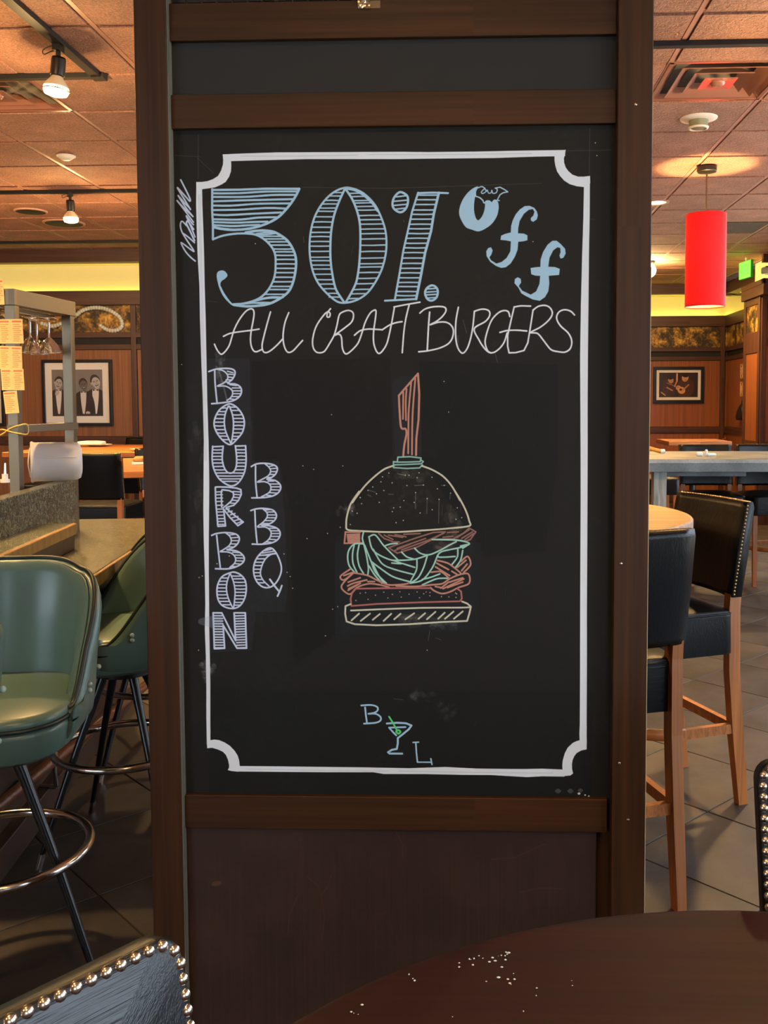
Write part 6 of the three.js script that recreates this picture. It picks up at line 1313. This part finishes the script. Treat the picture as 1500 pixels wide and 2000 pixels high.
// red pendant
{
  const t = thing('pendant_lamp', 'tall red drum pendant lamp hanging over the grey communal table', 'pendant lamp', [1.665, 0, -6.977]);
  part('canopy', lathe([[0, 3.09], [0.066, 3.092], [0.07, 3.1], [0.07, 3.128], [0.066, 3.136], [0, 3.136]], 32), M.lampBlack, t); part('rod', cyl(0.006, 0.006, 0.42, 0, 2.68, 0), M.rackMetal, t);
  part('shade', lathe([[0.142, 2.137], [0.142, 2.793]], 56), M.redShade, t, 'red fabric drum shade'); part('lining', lathe([[0.1395, 2.14], [0.1395, 2.79]], 56), M.shadeIn, t);
  part('hem', [at(new THREE.TorusGeometry(0.141, 0.0025, 6, 56).rotateX(Math.PI / 2), 0, 2.137, 0), at(new THREE.TorusGeometry(0.141, 0.0025, 6, 56).rotateX(Math.PI / 2), 0, 2.793, 0)], M.redShade, t);
  part('diffuser', lathe([[0, 2.15], [0.13, 2.15], [0.138, 2.153]], 40), std('diffuser', srgb(255, 244, 214), 0.8, { transmission: 0.5, thickness: 0 }), t);
  part('spider', [rod([-0.14, 2.74, 0], [0.14, 2.74, 0], 0.002, 6), rod([0, 2.74, -0.14], [0, 2.74, 0.14], 0.002, 6)], M.rackMetal, t); part('socket', cyl(0.02, 0.02, 0.07, 0, 2.62, 0), M.lampBlack, t);
  part('bulb', at(new THREE.SphereGeometry(0.04, 20, 14), 0, 2.57, 0), glow('pendant bulb', new THREE.Color(1, 0.7, 0.32), 9), t);
  const p = new THREE.PointLight(WARM, LAMP.pendant); p.position.set(0, 2.57, 0); p.shadow.radius = 2; p.castShadow = true; t.add(p);
}
// exit sign, emergency light and things on the far side wall
{
  const t = thing('exit_sign', 'green glowing exit sign box high on the far wall', 'exit sign', [3.11, 2.955, -11.1], -1.40);
  part('housing', rbox(0.3, 0.2, 0.03, 0, 0, 0, 0.006), std('green acrylic', srgb(40, 200, 40), 0.3, {}), t);
  part('panel', rbox(0.29, 0.19, 0.008, 0, 0, 0.016, 0.003), glow('exit glow', new THREE.Color(0.06, 1, 0.02), 0.9), t); part('inset', rbox(0.18, 0.11, 0.004, 0, 0, 0.021, 0.002), glow('exit inset', new THREE.Color(0.0, 0.8, 0.03), 0.6), t);
  part('bracket', rod([0, 0.1, 0], [0, 0.14, 0], 0.012, 10), M.white, t);
  const l = new THREE.PointLight(new THREE.Color(0.06, 1, 0.02), 0.07); l.position.set(0, 0, 0.08); t.add(l);
  const e = thing('emergency_light', 'white emergency light with lamp heads beside the green exit sign', 'emergency light', [3.37, 2.96, -11.22]);
  part('case', rbox(0.14, 0.1, 0.05, 0.05, 0, 0.025, 0.008), M.shadowGap, e); for (const x of [-0.03, 0.06]) part('lamp_head', at(padGeo(0.09, 0.08, 0.06, 0.02, 0.01), x, -0.01, 0.08), M.white, e);
}
{
  const sq = (y, l) => { const t = thing('wall_plaque', l, 'plaque', [3.617, y, -13.0], -Math.PI / 2); const w = 0.2, m = std('brass plaque', srgb(206, 160, 104), 0.45, {}); part('bars', [rbox(w, 0.02, 0.012, 0, 0.09, 0, 0.002), rbox(w, 0.02, 0.012, 0, -0.09, 0, 0.002), rbox(0.02, w, 0.012, -0.09, 0, 0, 0.002), rbox(0.02, w, 0.012, 0, 0, 0, 0.002), rbox(w * 0.6, 0.018, 0.012, 0.03, 0.035, 0, 0.002), rbox(w * 0.8, 0.018, 0.012, 0, -0.03, 0, 0.002)], m, t); part('symbol', rbox(0.06, 0.1, 0.01, -0.045, 0.0, 0, 0.003), m, t); };
  sq(1.86, 'pale lattice plaque on the far side wall, upper of two'); sq(1.62, 'pale lattice plaque on the far side wall, lower of two');
  const b = thing('hanging_bag', 'black bag hanging on the far side wall', 'bag', [3.59, 1.3, -12.98], -Math.PI / 2);
  const ring = (y, w, d) => roundRectPath(w, d, Math.min(w, d) * 0.3, 3).map(([x, z]) => [x + (y + 0.1) * 0.35, y, z]);
  part('pouch', loft([ring(-0.1, 0.26, 0.04), ring(-0.06, 0.30, 0.07), ring(0.02, 0.24, 0.07), ring(0.08, 0.14, 0.05), ring(0.12, 0.06, 0.03)]), M.seatLeather, b); part('strap', tube([[0.06, 0.12, 0], [0.08, 0.17, 0], [0.1, 0.12, 0]], 0.006, 16, 6), M.seatLeather, b);
const lv = (n, g) => part(n, g.translate(0.58, 0.92, 0.012), M.beech, sideWall); lv('door_rose', cyl(0.025, 0.025, 0.012).rotateX(Math.PI / 2)); lv('door_lever', rod([0, 0, 0.03], [-0.1, -0.05, 0.03], 0.011, 10)); lv('door_lever_neck', rod([0, 0, 0], [0, 0, 0.03], 0.009, 8));
}
// ---------------------------------------------------------------- pictures on the walls
function picture(name, label, [x, y, z], w, h, border, matW, art) {
  const t = thing(name, label, 'picture', [x, y, z]);
  for (const [pw, ph, px, py] of [[w, border, 0, h / 2 - border / 2], [w, border, 0, -h / 2 + border / 2], [border, h - 2 * border, -w / 2 + border / 2, 0], [border, h - 2 * border, w / 2 - border / 2, 0]]) part('frame_side', rbox(pw, ph, 0.035, px, py, 0.018, 0.004), M.pictureFrame, t);
  part('mat', rbox(w - 2 * border, h - 2 * border, 0.01, 0, 0, 0.012, 0.001), M.mat, t);
  const c = document.createElement('canvas'); c.width = 320; c.height = Math.round(320 * (h - 2 * border - 2 * matW) / (w - 2 * border - 2 * matW)); art(c.getContext('2d'), c.width, c.height);
  const tx = new THREE.CanvasTexture(c); tx.colorSpace = THREE.SRGBColorSpace; const g = new THREE.PlaneGeometry(w - 2 * border - 2 * matW, h - 2 * border - 2 * matW); g.translate(0, 0, 0.0175);
  part('print', g, std('photo print', new THREE.Color(1, 1, 1), 0.35, { map: tx }), t); if (z > -12) part('pane', rbox(w - 2 * border, h - 2 * border, 0.002, 0, 0, 0.026, 0), M.glass, t);
}
const blobFig = (x, cx, hy, s, W, H, skin, coat, shirt, tilt = 0.1) => {
  x.fillStyle = coat; x.beginPath(); x.moveTo(cx - s * 1.35, H); x.bezierCurveTo(cx - s * 1.35, hy + s * 1.3, cx - s * 0.9, hy + s * 0.95, cx - s * 0.3, hy + s * 0.72); x.lineTo(cx + s * 0.3, hy + s * 0.72); x.bezierCurveTo(cx + s * 0.9, hy + s * 0.95, cx + s * 1.35, hy + s * 1.3, cx + s * 1.35, H); x.fill();
  x.fillStyle = shirt; x.beginPath(); x.moveTo(cx - s * 0.32, hy + s * 0.75); x.lineTo(cx + s * 0.32, hy + s * 0.75); x.quadraticCurveTo(cx + s * 0.4, hy + s * 1.5, cx + s * 0.08, H * 0.96); x.lineTo(cx - s * 0.12, H * 0.96); x.quadraticCurveTo(cx - s * 0.42, hy + s * 1.5, cx - s * 0.32, hy + s * 0.75); x.fill();
  x.fillStyle = 'rgb(20,20,20)'; x.beginPath(); x.moveTo(cx - s * 0.28, hy + s * 0.74); x.lineTo(cx + s * 0.28, hy + s * 0.96); x.lineTo(cx + s * 0.28, hy + s * 0.74); x.lineTo(cx - s * 0.28, hy + s * 0.96); x.fill();
  x.save(); x.translate(cx, hy); x.rotate(tilt); x.fillStyle = 'rgb(26,26,26)'; x.beginPath(); x.ellipse(0, -s * 0.12, s * 0.5, s * 0.62, 0, 0, 7); x.fill();
  x.fillStyle = skin; x.beginPath(); x.ellipse(s * 0.03, s * 0.1, s * 0.43, s * 0.56, 0, 0, 7); x.fill(); x.beginPath(); x.ellipse(-s * 0.44, s * 0.08, s * 0.08, s * 0.14, 0, 0, 7); x.fill(); x.fillRect(-s * 0.2, s * 0.5, s * 0.4, s * 0.28);
  x.fillStyle = 'rgba(30,28,28,0.75)'; for (const e of [-0.14, 0.2]) { x.beginPath(); x.ellipse(e * s, 0, s * 0.08, s * 0.035, 0, 0, 7); x.fill(); x.fillRect(e * s - s * 0.1, -s * 0.1, s * 0.2, s * 0.035); } x.fillRect(s * 0.03, s * 0.02, s * 0.035, s * 0.2);
  x.beginPath(); x.ellipse(s * 0.03, s * 0.38, s * 0.19, s * 0.11, 0, 0, 7); x.fill(); x.fillStyle = 'rgb(225,225,222)'; x.fillRect(-s * 0.1, s * 0.32, s * 0.26, s * 0.06); x.restore();
};
const trio = (x, W, H) => { x.fillStyle = 'rgb(120,118,116)'; x.fillRect(0, 0, W, H); blobFig(x, W * 0.13, H * 0.28, W * 0.17, W, H, 'rgb(168,166,164)', 'rgb(34,34,34)', 'rgb(214,214,212)', 0.25); blobFig(x, W * 0.86, H * 0.26, W * 0.19, W, H, 'rgb(176,174,172)', 'rgb(26,26,26)', 'rgb(214,214,212)', -0.3); blobFig(x, W * 0.62, H * 0.32, W * 0.17, W, H, 'rgb(92,90,88)', 'rgb(22,22,22)', 'rgb(206,206,204)', -0.15); x.fillStyle = 'rgb(180,178,176)'; x.beginPath(); x.ellipse(W * 0.1, H * 0.5, 12, 18, 0.5, 0, 7); x.ellipse(W * 0.7, H * 0.93, 14, 10, 0, 0, 7); x.fill(); x.fillStyle = 'rgb(40,36,32)'; x.fillRect(0, H * 0.95, W, H * 0.05); };
picture('framed_picture', 'black framed monochrome photo of three laughing men in tuxedos', [-4.37, 1.572, -10.31], 0.785, 0.73, 0.034, 0.075, trio);
picture('framed_picture', 'black framed picture with a wide white mat, mostly hidden by the rack post', [-5.56, 1.572, -10.31], 0.74, 0.73, 0.034, 0.075, (x, W, H) => { x.fillStyle = 'rgb(52,50,48)'; x.fillRect(0, 0, W, H); blobFig(x, W * 0.5, H * 0.35, W * 0.2, W, H, 'rgb(150,148,146)', 'rgb(20,20,20)', 'rgb(200,200,198)'); });
picture('framed_picture', 'small black framed sepia picture of musicians on the warm wood wall', [2.953, 1.695, -13.91], 0.725, 0.525, 0.045, 0.04, (x, W, H) => { x.fillStyle = 'rgb(48,30,18)'; x.fillRect(0, 0, W, H); const e = (a, b, c, d, r, col) => { x.fillStyle = col; x.beginPath(); x.ellipse(a * W, b * H, c * W, d * H, r, 0, 7); x.fill(); }; e(0.68, 0.62, 0.22, 0.42, 0.1, 'rgb(72,44,26)'); e(0.26, 0.62, 0.18, 0.36, -0.2, 'rgb(62,38,24)'); e(0.67, 0.2, 0.085, 0.17, 0.15, 'rgb(196,146,100)'); e(0.67, 0.1, 0.09, 0.09, 0.15, 'rgb(30,18,12)'); e(0.3, 0.3, 0.07, 0.14, -0.3, 'rgb(180,130,88)'); e(0.3, 0.2, 0.075, 0.08, -0.3, 'rgb(30,18,12)'); e(0.58, 0.72, 0.1, 0.14, 0.4, 'rgb(200,150,100)'); e(0.5, 0.62, 0.07, 0.1, 0.4, 'rgb(200,150,100)'); e(0.56, 0.69, 0.035, 0.05, 0, 'rgb(56,34,20)');
  const l = (a, b, c, d, w, col) => { x.strokeStyle = col; x.lineWidth = w; x.lineCap = 'round'; x.beginPath(); x.moveTo(a * W, b * H); x.lineTo(c * W, d * H); x.stroke(); }; l(0.5, 0.6, 0.2, 0.42, 7, 'rgb(150,104,66)'); l(0.46, 0.05, 0.46, 0.34, 14, 'rgb(206,158,110)'); l(0.46, 0.34, 0.4, 0.56, 12, 'rgb(186,138,94)'); l(0.76, 0.5, 0.62, 0.7, 13, 'rgb(170,122,82)'); l(0.2, 0.6, 0.34, 0.72, 11, 'rgb(180,130,88)'); l(0.06, 0.8, 0.16, 0.92, 10, 'rgb(190,140,96)'); l(0.64, 0.18, 0.66, 0.19, 4, 'rgb(70,42,24)'); l(0.7, 0.18, 0.72, 0.19, 4, 'rgb(70,42,24)'); l(0.66, 0.3, 0.7, 0.3, 4, 'rgb(110,60,40)'); });
// rope curl on the gold mural
{
  const bead = new THREE.SphereGeometry(0.024, 8, 6), list = [], run = (pts) => { const c = new THREE.CatmullRomCurve3(pts.map(([x, y]) => V(x, y, -10.29))), n = Math.round(c.getLength() / 0.03); for (let i = 0; i <= n; i++) { const p = c.getPointAt(i / n); list.push(bead.clone().translate(p.x, p.y, p.z)); } };
  run([[-4.373, 2.413], [-4.286, 2.474], [-4.172, 2.501], [-4.058, 2.494], [-3.945, 2.449], [-3.862, 2.371], [-3.858, 2.293], [-3.922, 2.254], [-4.018, 2.261], [-4.091, 2.306]]); run([[-4.747, 2.332], [-4.634, 2.304], [-4.507, 2.342], [-4.373, 2.413]]);
  part('rope_curl', merge(list).translate(7, 0, 10.3), M.rope, backWall, 'white beaded rope curl on the gold mural');
}

renderer.render(scene, camera);
